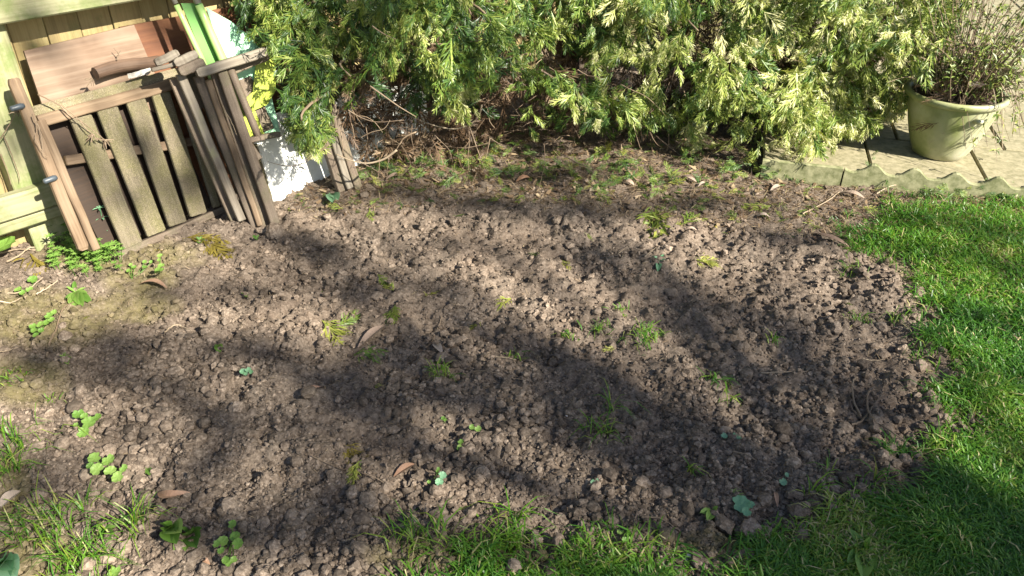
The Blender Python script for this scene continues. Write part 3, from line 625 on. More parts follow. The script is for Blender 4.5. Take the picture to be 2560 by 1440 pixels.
# filler deeper in, darker and sparser
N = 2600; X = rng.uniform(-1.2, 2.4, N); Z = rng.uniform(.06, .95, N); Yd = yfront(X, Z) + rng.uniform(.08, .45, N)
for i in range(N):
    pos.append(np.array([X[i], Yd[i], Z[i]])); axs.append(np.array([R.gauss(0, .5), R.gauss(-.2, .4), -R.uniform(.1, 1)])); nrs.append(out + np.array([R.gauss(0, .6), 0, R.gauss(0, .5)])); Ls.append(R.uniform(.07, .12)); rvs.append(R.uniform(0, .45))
pos = np.array(pos); axs = np.array(axs); nrs = np.array(nrs); Ls = np.array(Ls); rvs = np.array(rvs)
u_, v_ = project(pos + axs / np.linalg.norm(axs, axis=1)[:, None] * Ls[:, None] * .7)
ok = cone_ok(pos + axs / np.linalg.norm(axs, axis=1)[:, None] * Ls[:, None] * .8, 14)
ok &= ~((v_ < -250))
# sunlit right side painted yellower, shaded left painted darker
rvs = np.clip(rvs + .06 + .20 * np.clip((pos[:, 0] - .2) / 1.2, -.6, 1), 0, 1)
pos, axs, nrs, Ls, rvs = pos[ok], axs[ok], nrs[ok], Ls[ok], rvs[ok]
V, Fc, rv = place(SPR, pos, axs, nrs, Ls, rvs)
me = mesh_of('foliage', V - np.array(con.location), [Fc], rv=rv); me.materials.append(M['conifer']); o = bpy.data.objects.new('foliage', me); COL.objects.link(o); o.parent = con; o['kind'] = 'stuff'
n_spr = len(pos)
# crown above the frame (coarser)
N = 420; X = rng.uniform(-1.1, 2.3, N); Z = rng.uniform(.85, 1.6, N); Yd = yfront(X, Z) + rng.uniform(.05, .6, N) + (Z - .85) * .3
p2 = np.stack([X, Yd, Z], 1); k = project(p2)[1] < -40; p2 = p2[k]
V, Fc, rv = place(MINI, p2, np.column_stack([rng.normal(0, .5, len(p2)), -np.ones(len(p2)) * .3, -np.ones(len(p2)) * .8]), np.tile(out, (len(p2), 1)), np.full(len(p2), .22), rng.uniform(.1, .7, len(p2)))
me = mesh_of('crown', V - np.array(con.location), [Fc], rv=rv); me.materials.append(M['conifer']); o = bpy.data.objects.new('crown', me); COL.objects.link(o); o.parent = con; o['kind'] = 'stuff'
# dead inner twigs
mb = MB()
for i in range(260):
    x = R.uniform(-.75, 1.9); z = R.uniform(.0, .55) * (1 if R.random() < .5 else .6); y = float(yfront(np.array(x), np.array(z))) + R.uniform(.05, .5)
    p = np.array([x, y, max(z, .02)]); L = R.uniform(.06, .26); d = np.array([R.gauss(0, .6), R.gauss(-.3, .4), R.gauss(-.35, .5)]); d /= np.linalg.norm(d)
    q = p + d * L; q[2] = max(q[2], .01); pts = smoothpts(wiggle(p, q, 3, L * .10, R.uniform(-.02, .03)), 2)
    mb.add(*tube(pts, np.linspace(.0020, .0008, len(pts)), 4, False))
mb.build('dead_twigs', M['twig'], con)['kind'] = 'stuff'
N = 1500; X = rng.uniform(-.9, 2.0, N); Z = rng.uniform(.02, .8, N); Yd = yfront(X, Z) + rng.uniform(.25, .6, N); p2 = np.stack([X, Yd, Z], 1)
V, Fc, rv = place(MINI, p2, rng.normal(size=(N, 3)) + np.array([0, -.2, -.8]), np.tile(out, (N, 1)) + rng.normal(0, .6, (N, 3)), rng.uniform(.08, .15, N), rng.uniform(0, .55, N))
me = mesh_of('dead_foliage', V - np.array(con.location), [Fc], rv=rv); me.materials.append(M['deadfol']); o = bpy.data.objects.new('dead_foliage', me); COL.objects.link(o); o.parent = con; o['kind'] = 'stuff'
# the low branches that show against the cave and the white board
for pts, r0 in (([(1205, 262), (1190, 300), (1140, 322), (1080, 312), (1030, 292), (960, 270)], .006), ([(992, 375), (960, 398), (920, 408), (880, 402), (840, 385)], .007), ([(1040, 330), (1010, 345), (990, 375)], .005), ([(925, 215), (960, 240), (1000, 268), (1040, 292)], .005),
                ([(870, 275), (905, 295), (945, 305), (1010, 300)], .004), ([(900, 345), (930, 330), (960, 322), (975, 300)], .003), ([(1225, 345), (1215, 390), (1195, 425), (1180, 460)], .0028), ([(1225, 345), (1265, 370), (1290, 380)], .0024), ([(1175, 350), (1170, 390), (1172, 430)], .0024),
                ([(1690, 160), (1680, 200), (1674, 232)], .0028), ([(1550, 210), (1580, 225), (1620, 245), (1665, 290)], .003), ([(1360, 360), (1362, 400), (1355, 440), (1345, 480)], .0024), ([(1640, 340), (1665, 360), (1690, 380), (1715, 398)], .005), ([(1400, 385), (1450, 410), (1500, 435), (1560, 432)], .004),
                ([(600, 110), (640, 120), (690, 122), (740, 115)], .003), ([(760, 355), (720, 350), (700, 336)], .003), ([(1985, 395), (2060, 420), (2150, 455), (2220, 470)], .004), ([(1050, 108), (1100, 110), (1170, 105), (1215, 98)], .004), ([(930, 65), (960, 85), (990, 98)], .004),
                ([(2160, 320), (2180, 345), (2182, 338)], .003), ([(1810, 275), (1850, 300), (1890, 320), (1935, 345)], .003)):
    y0 = float(yfront(np.array((pts[0][0] - 1280) / 620), np.array(.3))) + .02
    P3 = []
    for (u, v) in pts:
        g = gp(u, v, .012); p = at_y(u, v, y0); P3.append(p if p[2] > .015 else g)
    P3 = smoothpts(P3, 4); mb = MB(); mb.add(*tube(P3, np.linspace(r0 * .72, r0 * .3, len(P3)), 6, True, .12)); mb.build('branch', M['paletwig'] if r0 > .0055 else M['twig'], con, smooth=True)

# ------------------------------------------------------------------ litter under the conifer
def pts_in(poly, n, soft=0.03):
    P = np.array(poly); a, b_ = P.min(0), P.max(0); q = rng.uniform(a, b_, (n * 3, 2)); m = inpoly(q[:, 0] + rng.normal(0, soft, len(q)), q[:, 1] + rng.normal(0, soft, len(q)), poly); return q[m][:n]
def needles(p, L, wd_, tilt=.25, lift=.004, curl=.5, rvv=None):
    n = len(p); a = rng.uniform(0, 2 * math.pi, n); d = np.stack([np.cos(a), np.sin(a), rng.normal(0, tilt, n)], 1); sdv = np.stack([-np.sin(a), np.cos(a), rng.normal(0, .3, n)], 1)
    c = np.stack([p[:, 0], p[:, 1], hz(p[:, 0], p[:, 1]) + lift * rng.random(n) * 2 + .002], 1); cu = sdv * rng.normal(0, curl, n)[:, None]
    P0_ = c; P1_ = c + d * L[:, None] * .5 + cu * L[:, None] * .15; P2_ = c + d * L[:, None] + cu * L[:, None] * .5
    up = np.cross(d, sdv); s1 = sdv * wd_[:, None] / 2
    V = np.stack([P0_ - s1, P0_ + s1, P1_ - s1, P1_ + s1, P2_], 1); Fc = (SF[None] + (np.arange(n) * 5)[:, None, None]).reshape(-1, 3)
    return V.reshape(-1, 3), Fc, np.repeat(rng.random(n) if rvv is None else rvv, 5)
p = pts_in(LIT, 15000, .05); V, Fc, rv = needles(p, rng.uniform(.012, .05, len(p)), rng.uniform(.0014, .003, len(p)), rvv=rng.random(len(p)) * .93)
p = pts_in(LIT, 900, .05); Va, Fa, ra = needles(p, rng.uniform(.02, .04, len(p)), rng.uniform(.006, .014, len(p)), .3, .006, .2, rvv=rng.uniform(.3, .9, len(p)))
me = mesh_of('litter', np.concatenate([V, Va]), [np.concatenate([Fc, Fa + len(V)])], rv=np.concatenate([rv, ra])); me.materials.append(M['deadfol']); o = bpy.data.objects.new('leaf_litter', me); COL.objects.link(o)
tag(o, 'brown needle and leaf litter lying under the conifer', 'litter', kind='stuff')
p = pts_in(LIT, 560, .04); n = len(p); c = np.stack([p[:, 0], p[:, 1], hz(p[:, 0], p[:, 1]) + .008], 1); a = rng.uniform(0, 6.28, n)
V, Fc, rv = place(MINI, c, np.stack([np.cos(a), np.sin(a), rng.normal(0, .15, n)], 1), np.tile([0, 0, 1.], (n, 1)) + rng.normal(0, .35, (n, 3)), rng.uniform(.03, .065, n), rng.uniform(0, .85, n))
me = mesh_of('fallen_sprays', V, [Fc], rv=rv); me.materials.append(M['sprig']); o = bpy.data.objects.new('fallen_sprays', me); COL.objects.link(o); tag(o, 'green and yellow bits of conifer fallen among the litter', 'litter', kind='stuff')
LOWT = [(1560, 420, 40, 16), (1600, 450, 40, 18), (1680, 440, 30, 14), (1340, 410, 30, 22), (1510, 400, 40, 18), (1820, 430, 50, 16), (2170, 430, 40, 18), (2215, 455, 30, 16), (2100, 418, 50, 12), (1060, 410, 60, 18), (1180, 415, 60, 18), (1640, 480, 26, 16), (1000, 440, 40, 14), (920, 460, 30, 10), (1110, 455, 40, 10), (1420, 440, 40, 14), (1730, 400, 50, 14), (1960, 440, 60, 14), (1250, 380, 60, 18), (1280, 440, 40, 12), (1500, 480, 40, 12), (2380, 495, 60, 8), (2500, 500, 50, 8), (960, 400, 50, 14)]
pp = []
for (u, v, a_, b2) in LOWT:
    for i in range(int(a_ * .42)):
        q = G(R.gauss(u, a_ * .6), R.gauss(v, b2 * .6)); q[2] = max(q[2], .0) + R.uniform(.005, .05); pp.append(q)
pp = np.array(pp); n = len(pp); a = rng.uniform(0, 6.28, n)
V, Fc, rv = place(MINI, pp, np.stack([np.cos(a), np.sin(a) * .6 - .3, rng.normal(.05, .4, n)], 1), np.tile([.1, -.7, .6], (n, 1)) + rng.normal(0, .45, (n, 3)), rng.uniform(.03, .065, n), np.clip(rng.normal(.25, .28, n), 0, .9))
me = mesh_of('low_foliage', V - np.array(con.location), [Fc], rv=rv); me.materials.append(M['sprig']); o = bpy.data.objects.new('low_foliage', me); COL.objects.link(o); o.parent = con; o['kind'] = 'stuff'
# thin straw and root scraps over the whole bed
BED = [tuple(gp(*q)[:2]) for q in [(-60, 640), (700, 560), (2100, 560), (2300, 900), (2200, 1200), (1600, 1340), (900, 1400), (-60, 1440)]]
p = pts_in(BED, 2600, 0); V, Fc, rv = needles(p, rng.uniform(.006, .028, len(p)), rng.uniform(.0009, .0018, len(p)), .3, .005, .6, rvv=rng.uniform(.3, .9, len(p)))
me = mesh_of('straw_scraps', V, [Fc], rv=rv); me.materials.append(M['deadfol']); o = bpy.data.objects.new('straw_scraps', me); COL.objects.link(o); tag(o, 'fine dry root and straw scraps scattered over the dug earth', 'litter', kind='stuff')

# ------------------------------------------------------------------ grass
def blades(p, hgt, wd_, lean, rvv, z=None):
    n = len(p); a = rng.uniform(0, 2 * math.pi, n); d = np.stack([np.cos(a), np.sin(a), np.zeros(n)], 1); b2 = a + rng.normal(math.pi / 2, .5, n); sv = np.stack([np.cos(b2), np.sin(b2), np.zeros(n)], 1)
    c = np.stack([p[:, 0], p[:, 1], (hz(p[:, 0], p[:, 1]) if z is None else z) - .003], 1); up = np.array([0, 0, 1.0])
    l1 = lean[:, None]; m1 = c + hgt[:, None] * (.45 * up + d * l1 * .22); m2 = c + hgt[:, None] * (.45 + .35 * (1 - l1 * .4)) * up + d * hgt[:, None] * l1 * .62; e = c + hgt[:, None] * (1 - l1 * .55) * up + d * hgt[:, None] * l1 * 1.05
    s1 = sv * wd_[:, None] / 2; V = np.stack([c - s1 * .8, c + s1 * .8, m1 - s1, m1 + s1, m2 - s1 * .75, m2 + s1 * .75, e], 1)
    T = np.array([(0, 1, 3), (0, 3, 2), (2, 3, 5), (2, 5, 4), (4, 5, 6)]); Fc = (T[None] + (np.arange(n) * 7)[:, None, None]).reshape(-1, 3)
    return V.reshape(-1, 3), Fc, np.repeat(rvv, 7)
P = scatter(480000, 3000); l = lawn_soft(P[:, 0], P[:, 1]); k = (rng.random(len(P)) < l ** 1.4 * (.45 + .9 * (vnoise(P[:, 0], P[:, 1], .05, 21) + .5)) * np.where((P[:, 1] < 1.32) & (P[:, 0] < .75), .25 + .9 * (vnoise(P[:, 0], P[:, 1], .09, 31) + .5), 1)); P = P[k][:76000]
tone = .50 + .55 * vnoise(P[:, 0], P[:, 1], .25, 22) + .35 * vnoise(P[:, 0], P[:, 1], .07, 23) + rng.normal(0, .16, len(P)); tone[rng.random(len(P)) < .03] = .98
hh = rng.uniform(.022, .055, len(P)) * (1 + .9 * vnoise(P[:, 0], P[:, 1], .12, 24))
V, Fc, rv = blades(P, hh, rng.uniform(.002, .0044, len(P)), rng.uniform(.5, 1.7, len(P)), np.clip(tone, 0, 1))
me = mesh_of('lawn_grass', V, [Fc], rv=rv); me.materials.append(M['grass']); o = bpy.data.objects.new('lawn_grass', me); COL.objects.link(o); tag(o, 'short bright green lawn around the right and near side of the bed', 'grass', kind='stuff')
n_bl = len(P)
p = P[rng.random(len(P)) < .06]; V, Fc, rv = needles(p, rng.uniform(.015, .04, len(p)), rng.uniform(.0012, .002, len(p)), .3, .012, .6, rvv=rng.uniform(.55, .9, len(p)))
me = mesh_of('dead_grass', V, [Fc], rv=rv); me.materials.append(M['deadfol']); o = bpy.data.objects.new('dead_grass', me); COL.objects.link(o); tag(o, 'dry dead blades lying through the lawn', 'grass', kind='stuff')
TUFTS = [(50, 1130, 75, 60, .09, 'long limp grass tuft at the left edge of the bed below the first seedling'), (20, 1185, 40, 40, .07, 'small grass tuft at the very left edge, under the long limp one'), (110, 1330, 75, 120, .10, 'thick fan of bright grass at the lower left, above the moss'), (215, 1420, 80, 110, .09, 'grass tuft cut by the bottom edge of the photo at the left'), (345, 1325, 40, 40, .10, 'upright grass tuft with one tall blade left of the oval leaved weeds'), (215, 1270, 14, 10, .08, 'single upright grass shoot above the fan of grass'),
         (1285, 1300, 35, 26, .09, 'broad bladed grass shoot standing alone above the lower lawn edge'), (1020, 1350, 60, 50, .07, 'dark grass tuft at the left end of the near lawn'), (1500, 1080, 60, 40, .06, 'loose dark grass tuft in the shaded soil below the bed centre'), (1520, 1040, 16, 14, .08, 'tall thin grass shoot in the middle of the bed'), (1105, 935, 24, 60, .045, 'small round bright green tuft near the centre of the bed'), (1500, 835, 24, 40, .04, 'short green tuft left of the yellowish tuft'),
         (1610, 860, 46, 80, .05, 'spreading yellowish green tuft right of the bed centre'), (1425, 845, 25, 20, .04, 'pale thin sprouts left of the short green tuft'), (1550, 790, 22, 22, .035, 'twin little green shoots above the short green tuft'), (1725, 1180, 14, 12, .07, 'slim leaning grass blade in the lower right soil'), (2120, 678, 30, 40, .05, 'grass tuft on the bed edge just left of the upper lawn'), (2150, 800, 26, 40, .045, 'green tuft near the right bed edge above the dark clods'), (2240, 790, 26, 30, .05, 'grass tuft touching the lawn edge beside two round clods'),
         (1290, 890, 20, 16, .04, 'faint shoots right of the pale stone'), (2190, 1215, 30, 24, .06, 'grass tuft at the lower right corner of the bed'), (2020, 1250, 12, 12, .09, 'upright single blade rising near the lower right lawn'), (30, 950, 40, 50, .04, 'short mossy grass patch on the left edge'), (130, 1005, 18, 14, .03, 'tiny yellow green shoots at the left, above the first seedling'), (1790, 965, 26, 24, .05, 'bent pair of blades in the right half of the bed'), (1925, 870, 16, 16, .04, 'dark tiny tuft in the shaded patch at the right'), (1800, 1000, 30, 18, .05, 'loose pale shoots under the bent pair of blades')]
for (u, v, ru, n, hh, lab) in TUFTS:
    c = G(u, v); ws = ru / F * np.linalg.norm(c - EYE); t = rng.normal(0, .45, (n, 2)) * ws; p = c[:2] + t; k_ = n
    V, Fc, rv = blades(p, rng.uniform(.4, 1.1, k_) * hh, rng.uniform(.0016, .0032, k_) * (1.5 if n < 30 else 1.1), rng.uniform(.4, 1.6, k_), np.clip(rng.normal(.62, .2, k_), 0, .95))
    me = mesh_of('grass_tuft', V - c, [Fc], rv=rv); me.materials.append(M['grass']); o = bpy.data.objects.new('grass_tuft', me); COL.objects.link(o); o.location = c; tag(o, lab, 'grass tuft', 'grass tufts in the bed')

# ------------------------------------------------------------------ leaves and weeds
def round_leaf(c, r, up, rot, ser=9, amp=.07, cup=.25):
    up = nrm(up); a = nrm(np.cross(up, [math.sin(rot), math.cos(rot), .1])); b2 = np.cross(up, a); n = ser * 2; V = [c]; 
    for ringf in (.55, 1.0):
        for i in range(n):
            th = 2 * math.pi * i / n; rr = r * ringf * (1 + (amp if i % 2 else -amp) * (1 if ringf == 1 else 0)); notch = 1 - .45 * math.exp(-((math.atan2(math.sin(th - math.pi), math.cos(th - math.pi))) / .25) ** 2)
            ridge = .06 * r * math.cos(th * 5) * ringf
            V.append(c + (a * math.cos(th) + b2 * math.sin(th)) * rr * notch + up * (cup * r * ringf ** 2 + ridge))
    t = [(0, 1 + i, 1 + (i + 1) % n) for i in range(n)]; q4 = [(1 + i, 1 + n + i, 1 + n + (i + 1) % n, 1 + (i + 1) % n) for i in range(n)]
    return np.array(V), [np.array(t), np.array(q4)]
def lance_leaf(b, d, L, W, up, droop=.3, n=6, fold=.25):
    d = nrm(d); s_ = nrm(np.cross(d, up)); u2 = np.cross(s_, d); V = []; 
    for i in range(n + 1):
        t = i / n; wdt = W * math.sin(math.pi * min(1, t * .93 + .04)) ** .8 if t < 1 else 0; c = b + d * L * t - np.array([0, 0, 1]) * droop * L * t * t + u2 * .0
        V += [c - s_ * wdt / 2 + u2 * wdt * fold, c, c + s_ * wdt / 2 + u2 * wdt * fold]
    q4 = [(i * 3 + j, i * 3 + j + 1, (i + 1) * 3 + j + 1, (i + 1) * 3 + j) for i in range(n) for j in (0, 1)]; return np.array(V), [np.array(q4)]
def weed_round(base, leaves, label, mat='weed', z=.035, group='leafy weeds in the bed', name='weed_seedling', cat='weed'):
    c = G(*base); e = empty(name, c, label, cat, group)
    for (u, v, rp) in leaves:
        p = gp(u, v, c[2] + z * R.uniform(.7, 1.2)); r_ = rp / F * np.linalg.norm(p - EYE) * .92
        mb = MB(); mb.add(*round_leaf(p, r_, np.array([R.uniform(-.2, .2), -.25 + R.uniform(-.2, .1), 1]), R.uniform(0, 6)), rv=R.uniform(.3, 1)); lf = mb.build('leaf', M[mat], e)
        mb = MB(); mb.add(*tube(smoothpts([c, (c + p) / 2 + np.array([0, 0, -.006]), p], 2), .0011, 4, False), rv=.3); mb.build('stem', M[mat], e)
    return e
weed_round((215, 1062), [(196, 1036, 13), (211, 1041, 9), (242, 1045, 12), (221, 1058, 16), (208, 1081, 14), (190, 1062, 6)], 'toothed round leaved seedling, upper of the two pairs at the left of the bed')
weed_round((268, 1172), [(237, 1146, 15), (272, 1151, 15), (243, 1174, 15), (276, 1179, 14), (296, 1193, 15), (310, 1171, 10), (226, 1165, 9)], 'largest toothed seedling with seven bright leaves, below the upper one at the left')
weed_round((578, 1352), [(581, 1311, 11), (557, 1354, 14), (588, 1342, 13), (595, 1360, 14), (541, 1360, 9), (553, 1376, 9), (565, 1400, 10), (585, 1399, 9), (572, 1409, 8)], 'round leaved seedling near the bottom edge, right of the oval leaved weeds')
weed_round((287, 1430), [(287, 1431, 15)], 'single toothed round leaf at the bottom edge among grass', z=.02)
weed_round((1100, 1200), [(1106, 1189, 11), (1098, 1205, 11)], 'pair of smooth blue green leaves in the lower middle of the bed', 'bluleaf')
weed_round((1095, 1172), [(1096, 1172, 5), (1072, 1205, 5), (1093, 1178, 4)], 'tiny bright sprout just above the pair of blue green leaves')
weed_round((617, 930), [(607, 929, 8), (620, 925, 8), (628, 931, 6), (615, 935, 6)], 'small blue green cress like plant left of the bed centre', 'bluleaf', .02)
weed_round((1150, 1112), [(1152, 1105, 8), (1150, 1118, 8), (1146, 1122, 5)], 'small round leaved seedling in the lower middle of the bed', 'weed', .02)
weed_round((1110, 1045), [(1108, 1046, 6), (1113, 1050, 5)], 'tiny seedling right above the pale clods in the middle', 'weed', .015)
weed_round((1860, 1268), [(1852, 1262, 24), (1866, 1280, 12), (1878, 1262, 9)], 'pale blue green crumpled leaf at the lower right of the soil', 'bluleaf', .03)
weed_round((1822, 1092), [(1810, 1090, 9), (1835, 1093, 12), (1846, 1098, 9)], 'dull green round leaved weed right of the bed centre bottom', 'bluleaf', .015)
weed_round((1485, 1205), [(1484, 1206, 8), (1492, 1200, 5)], 'tiny pale leaves under the slim grass in the lower middle', 'bluleaf', .015)
weed_round((1960, 1195), [(1957, 1205, 10), (1967, 1187, 6)], 'shaded small leaves near the lower right lawn corner', 'bluleaf', .015)
weed_round((1560, 1340), [(1550, 1330, 8), (1570, 1335, 10), (1578, 1348, 8), (1562, 1350, 8)], 'crinkled green weed on the near lawn edge', 'weed', .02)
weed_round((330, 700), [(322, 677, 6), (335, 668, 6), (362, 655, 6), (362, 668, 6), (378, 655, 5), (327, 662, 5)], 'trailing line of little round leaves right of the leafy clump', 'weed', .02)
weed_round((403, 690), [(400, 640, 7), (403, 665, 8), (395, 675, 8), (392, 680, 6), (405, 675, 6), (398, 650, 5)], 'small upright weed casting a shadow below the table edge', 'weed', .045)
weed_round((80, 722), [(82, 700, 11), (46, 725, 9), (74, 724, 8), (56, 732, 7)], 'clover like seedling at the left below the fence post', 'weed', .02)
weed_round((95, 835), [(82, 816, 8), (102, 812, 9), (90, 838, 7), (103, 826, 7), (116, 807, 8), (122, 790, 9), (135, 782, 8), (128, 800, 8), (86, 826, 8)], 'string of bright coin shaped leaves on the left mossy ground', 'weed', .03)
weed_round((20, 600), [(12, 575, 18), (10, 615, 28), (4, 590, 14)], 'broad smooth leaves at the left edge under the fence rail', 'weed', .05, name='broadleaf_weed')
weed_round((1190, 1072), [(1180, 1068, 8), (1195, 1072, 9)], 'dark green folded leaf in the centre lower soil', 'weed', .015)
def weed_lance(base, leaves, label, mat='weed', z=.03, W=.22, name='weed_rosette'):
    c = G(*base); e = empty(name, c, label, 'weed', 'leafy weeds in the bed')
    for (u, v) in leaves:
        p = gp(u, v, c[2] + z * R.uniform(.6, 1.2)); d = p - c; L = np.linalg.norm(d)
        mb = MB(); mb.add(*lance_leaf(c + np.array([0, 0, .003]), d, L, L * W * R.uniform(.85, 1.2), np.array([0, -.2, 1]), .12), rv=R.uniform(.1, .9)); mb.build('leaf', M[mat], e)
    return e
weed_lance((432, 1340), [(405, 1303), (415, 1310), (445, 1318), (418, 1335), (452, 1325), (425, 1350), (440, 1355), (408, 1325)], 'oval leaved rosette, left of two side by side near the bottom edge', W=.42, z=.05)
weed_lance((478, 1345), [(505, 1318), (460, 1330), (452, 1318), (490, 1365), (462, 1375), (472, 1325), (500, 1340), (432, 1372)], 'oval leaved rosette with a long striped leaf, right of its neighbour near the bottom', W=.38, z=.05)
weed_lance((262, 1328), [(235, 1312), (255, 1308), (290, 1315), (285, 1335), (245, 1335), (275, 1345)], 'shiny oval leaved weed beside the dark hollow at lower left', W=.36, z=.03)
weed_lance((18, 1420), [(5, 1390), (30, 1395), (45, 1415), (-10, 1420), (20, 1440), (38, 1435)], 'dark bluish leaved plant in the bottom left corner', 'bluleaf', .06, .4)
weed_lance((2150, 1395), [(2125, 1318), (2165, 1350), (2120, 1400), (2190, 1420), (2160, 1440), (2135, 1360), (2175, 1340)], 'broad leaved dandelion like weed in the near lawn', W=.3, z=.06)
weed_lance((1780, 1290), [(1795, 1265), (1750, 1280), (1768, 1300)], 'shaded weed with one upright oval leaf left of the pale crumpled leaf', W=.4, z=.03)
weed_lance((1648, 655), [(1632, 640), (1660, 635), (1645, 675), (1668, 652), (1655, 665)], 'star shaped green leaf lying right of the upper bed centre', 'bluleaf', .012, .3)
weed_lance((190, 735), [(165, 715), (185, 700), (215, 718), (225, 745), (205, 760), (185, 762), (162, 745), (178, 722), (218, 730), (228, 752), (196, 768), (172, 757)], 'whorled bright green seedling below the leafy clump', z=.02, W=.24)
weed_lance((163, 898), [(148, 888), (158, 882), (172, 885), (182, 898), (170, 908), (152, 908), (165, 880)], 'little whorled weed on the left side of the bed', z=.02, W=.26)
weed_lance((500, 600), [(490, 592), (505, 590), (512, 600), (500, 608)], 'tiny bright sprout above the big yellow sprig', z=.015, W=.4)
weed_lance((640, 592), [(632, 588), (648, 587), (645, 600)], 'tiny sprout at the foot of the folded chairs', z=.015, W=.4)
weed_lance((832, 492), [(822, 484), (840, 482), (845, 495), (830, 500), (838, 490)], 'blue green sprout beside the separate chair legs', 'bluleaf', .03, .4)
weed_lance((612, 738), [(603, 733), (618, 730), (622, 742)], 'tiny dark sprout in the upper left soil', z=.015, W=.4)
weed_lance((800, 735), [(795, 728), (806, 730)], 'speck of green in the upper soil left of the forked sprigs', z=.012, W=.4)
weed_lance((548, 872), [(540, 868), (556, 868), (550, 880)], 'bright green flat leaflet alone in the left soil', z=.01, W=.5)
weed_lance((372, 1178), [(362, 1172), (380, 1172), (375, 1188), (365, 1185)], 'small fern like seedling right of the largest toothed seedling', z=.01, W=.3)
# cleavers clump
c = G(215, 655); cl = empty('leafy_clump', c, 'dense bright green clump of whorled weeds at the foot of the table leg', 'weed')
ms = []
for i in range(110):
    u = R.gauss(215, 48); v = R.gauss(640, 22)
    if not (108 < u < 312): continue
    v = v + (u - 215) * .16 * (1 if u > 215 else -.1); g = G(u, v); hgt = R.uniform(.015, .07); tip = g + np.array([R.uniform(-.015, .015), R.uniform(-.02, .01), hgt])
    mb = MB(); mb.add(*tube([g, (g + tip) / 2, tip], .0012, 4, False), rv=.4); mb.build('stem', M['weed'], cl)
    for k_ in range(2):
        cc = g + (tip - g) * (1 - k_ * .45); nl = 7; mb = MB(); a0 = R.uniform(0, 1); L = R.uniform(.014, .024) * (1 - .1 * k_)
        for j in range(nl):
            a = a0 + 2 * math.pi * j / nl; mb.add(*lance_leaf(cc, np.array([math.cos(a), math.sin(a), .35]), L, L * .3, np.array([0, 0, 1.0]), .15, 3), rv=R.uniform(.2, 1))
        mb.build('whorl', M['weed'], cl)
c = G(258, 600); cl = empty('whorled_weed', PT.px(262, 592, -.1) * [1, 1, 0], 'thin whorled weed growing in the dark gap beside the table leg', 'weed')
bpt = np.array(cl.location); tipp = PT.px(250, 520, -.05); mb = MB(); mb.add(*tube(smoothpts([bpt, (bpt + tipp) / 2, tipp], 3), .0013, 5), rv=.2); mb.build('stem', M['bluleaf'], cl)
for t in (.45, .75, 1.0):
    cc = bpt + (tipp - bpt) * t; mb = MB()
    for j in range(6): a = j * 1.05 + t * 3; mb.add(*lance_leaf(cc, np.array([math.cos(a), math.sin(a), .3]), .03, .008, np.array([0, 0, 1.0]), .2, 3))
    mb.build('whorl', M['bluleaf'], cl)

# ------------------------------------------------------------------ sprigs of conifer on the soil
def sprig(u, v, du, dv, label, mat='sprig', wide=1.0, tone=.5, multi=1):
    a = G(u, v, .006); b_ = G(u + du, v + dv, .010); L = np.linalg.norm(b_ - a); n = multi
    ax = np.array([(b_ - a) + np.array([R.gauss(0, .25), R.gauss(0, .25), 0]) * L * (i > 0) for i in range(n)]); ps = np.array([a + (b_ - a) * .25 * i * (R.random()) for i in range(n)])
    V, Fc, rv = place(MINI if L < .09 else SPR, ps, ax, np.tile([0, -.2, 1.], (n, 1)) + rng.normal(0, .25, (n, 3)), np.full(n, L), np.clip(tone + rng.normal(0, .1, n), 0, .9))
    V[:, 2] = np.maximum(V[:, 2], hz(V[:, 0], V[:, 1]) + .003)
    me = mesh_of('conifer_sprig', V - a, [Fc], rv=rv); me.materials.append(M[mat]); o = bpy.data.objects.new('conifer_sprig', me); COL.objects.link(o); o.location = a; tag(o, label, 'sprig', 'fallen conifer sprigs on the soil')
sprig(455, 592, 85, 18, 'long yellowed sprig lying under the bottom rail of the table', 'yellowsprig', tone=.4, multi=2)
sprig(505, 603, 42, 38, 'second yellowed sprig drooping right below the long one', 'yellowsprig', tone=.3, multi=2)
sprig(85, 640, 15, 45, 'small yellow sprig near the left edge by the fence foot', 'yellowsprig')
sprig(385, 640, 20, -15, 'short yellow sprig tip by the small upright weed', 'yellowsprig')
sprig(945, 705, 30, 30, 'green sprig in the upper middle soil, upper of two in a line')
sprig(985, 750, -18, -25, 'yellow green sprig just below the upper middle one', tone=.8)
sprig(1065, 760, 20, -25, 'pale sprig catching the sun by the bright soil', tone=.9)
sprig(805, 815, 60, 25, 'yellow green sprig right of the big round clod', tone=.7, multi=2)
sprig(840, 825, 55, -20, 'green feathery sprig touching the yellow green one', tone=.35, multi=2)
sprig(990, 780, -20, 40, 'faded sprig above the long brown leaf', tone=.6, multi=2)
sprig(880, 880, 65, 15, 'green sprig below the long brown leaf', tone=.4, multi=2)
sprig(1205, 810, -30, 15, 'sunlit yellow green sprig left of the centre', tone=.9, multi=2)
sprig(1280, 740, -25, 35, 'pale green sprig at the left of the brightest soil', tone=.8)
sprig(935, 955, 18, 12, 'small bright sprig in the dark central shade', tone=.5)
sprig(1405, 660, 15, 20, 'white tipped sprig in the upper right middle soil', tone=.95)
sprig(1320, 640, 20, 12, 'tiny dark sprig left of the white tipped one', tone=.3)
sprig(1725, 660, 60, 5, 'limp bundle of pale green strands right of the star shaped leaf', tone=.9, multi=3)
sprig(1460, 585, 20, 10, 'faint sprig near the top of the bed', tone=.4)
sprig(860, 1105, 45, 30, 'yellowish sprig, upper half of the pair in the lower shade', 'yellowsprig', tone=.2, multi=2)
sprig(905, 1150, -30, 45, 'greenish sprig, lower half of the pair in the lower shade', tone=.75, multi=3)
sprig(1300, 905, 20, -10, 'small pale sprig right of the lone stone', tone=.7)
sprig(1540, 880, -30, 8, 'short sprig below the short green tuft', tone=.6)
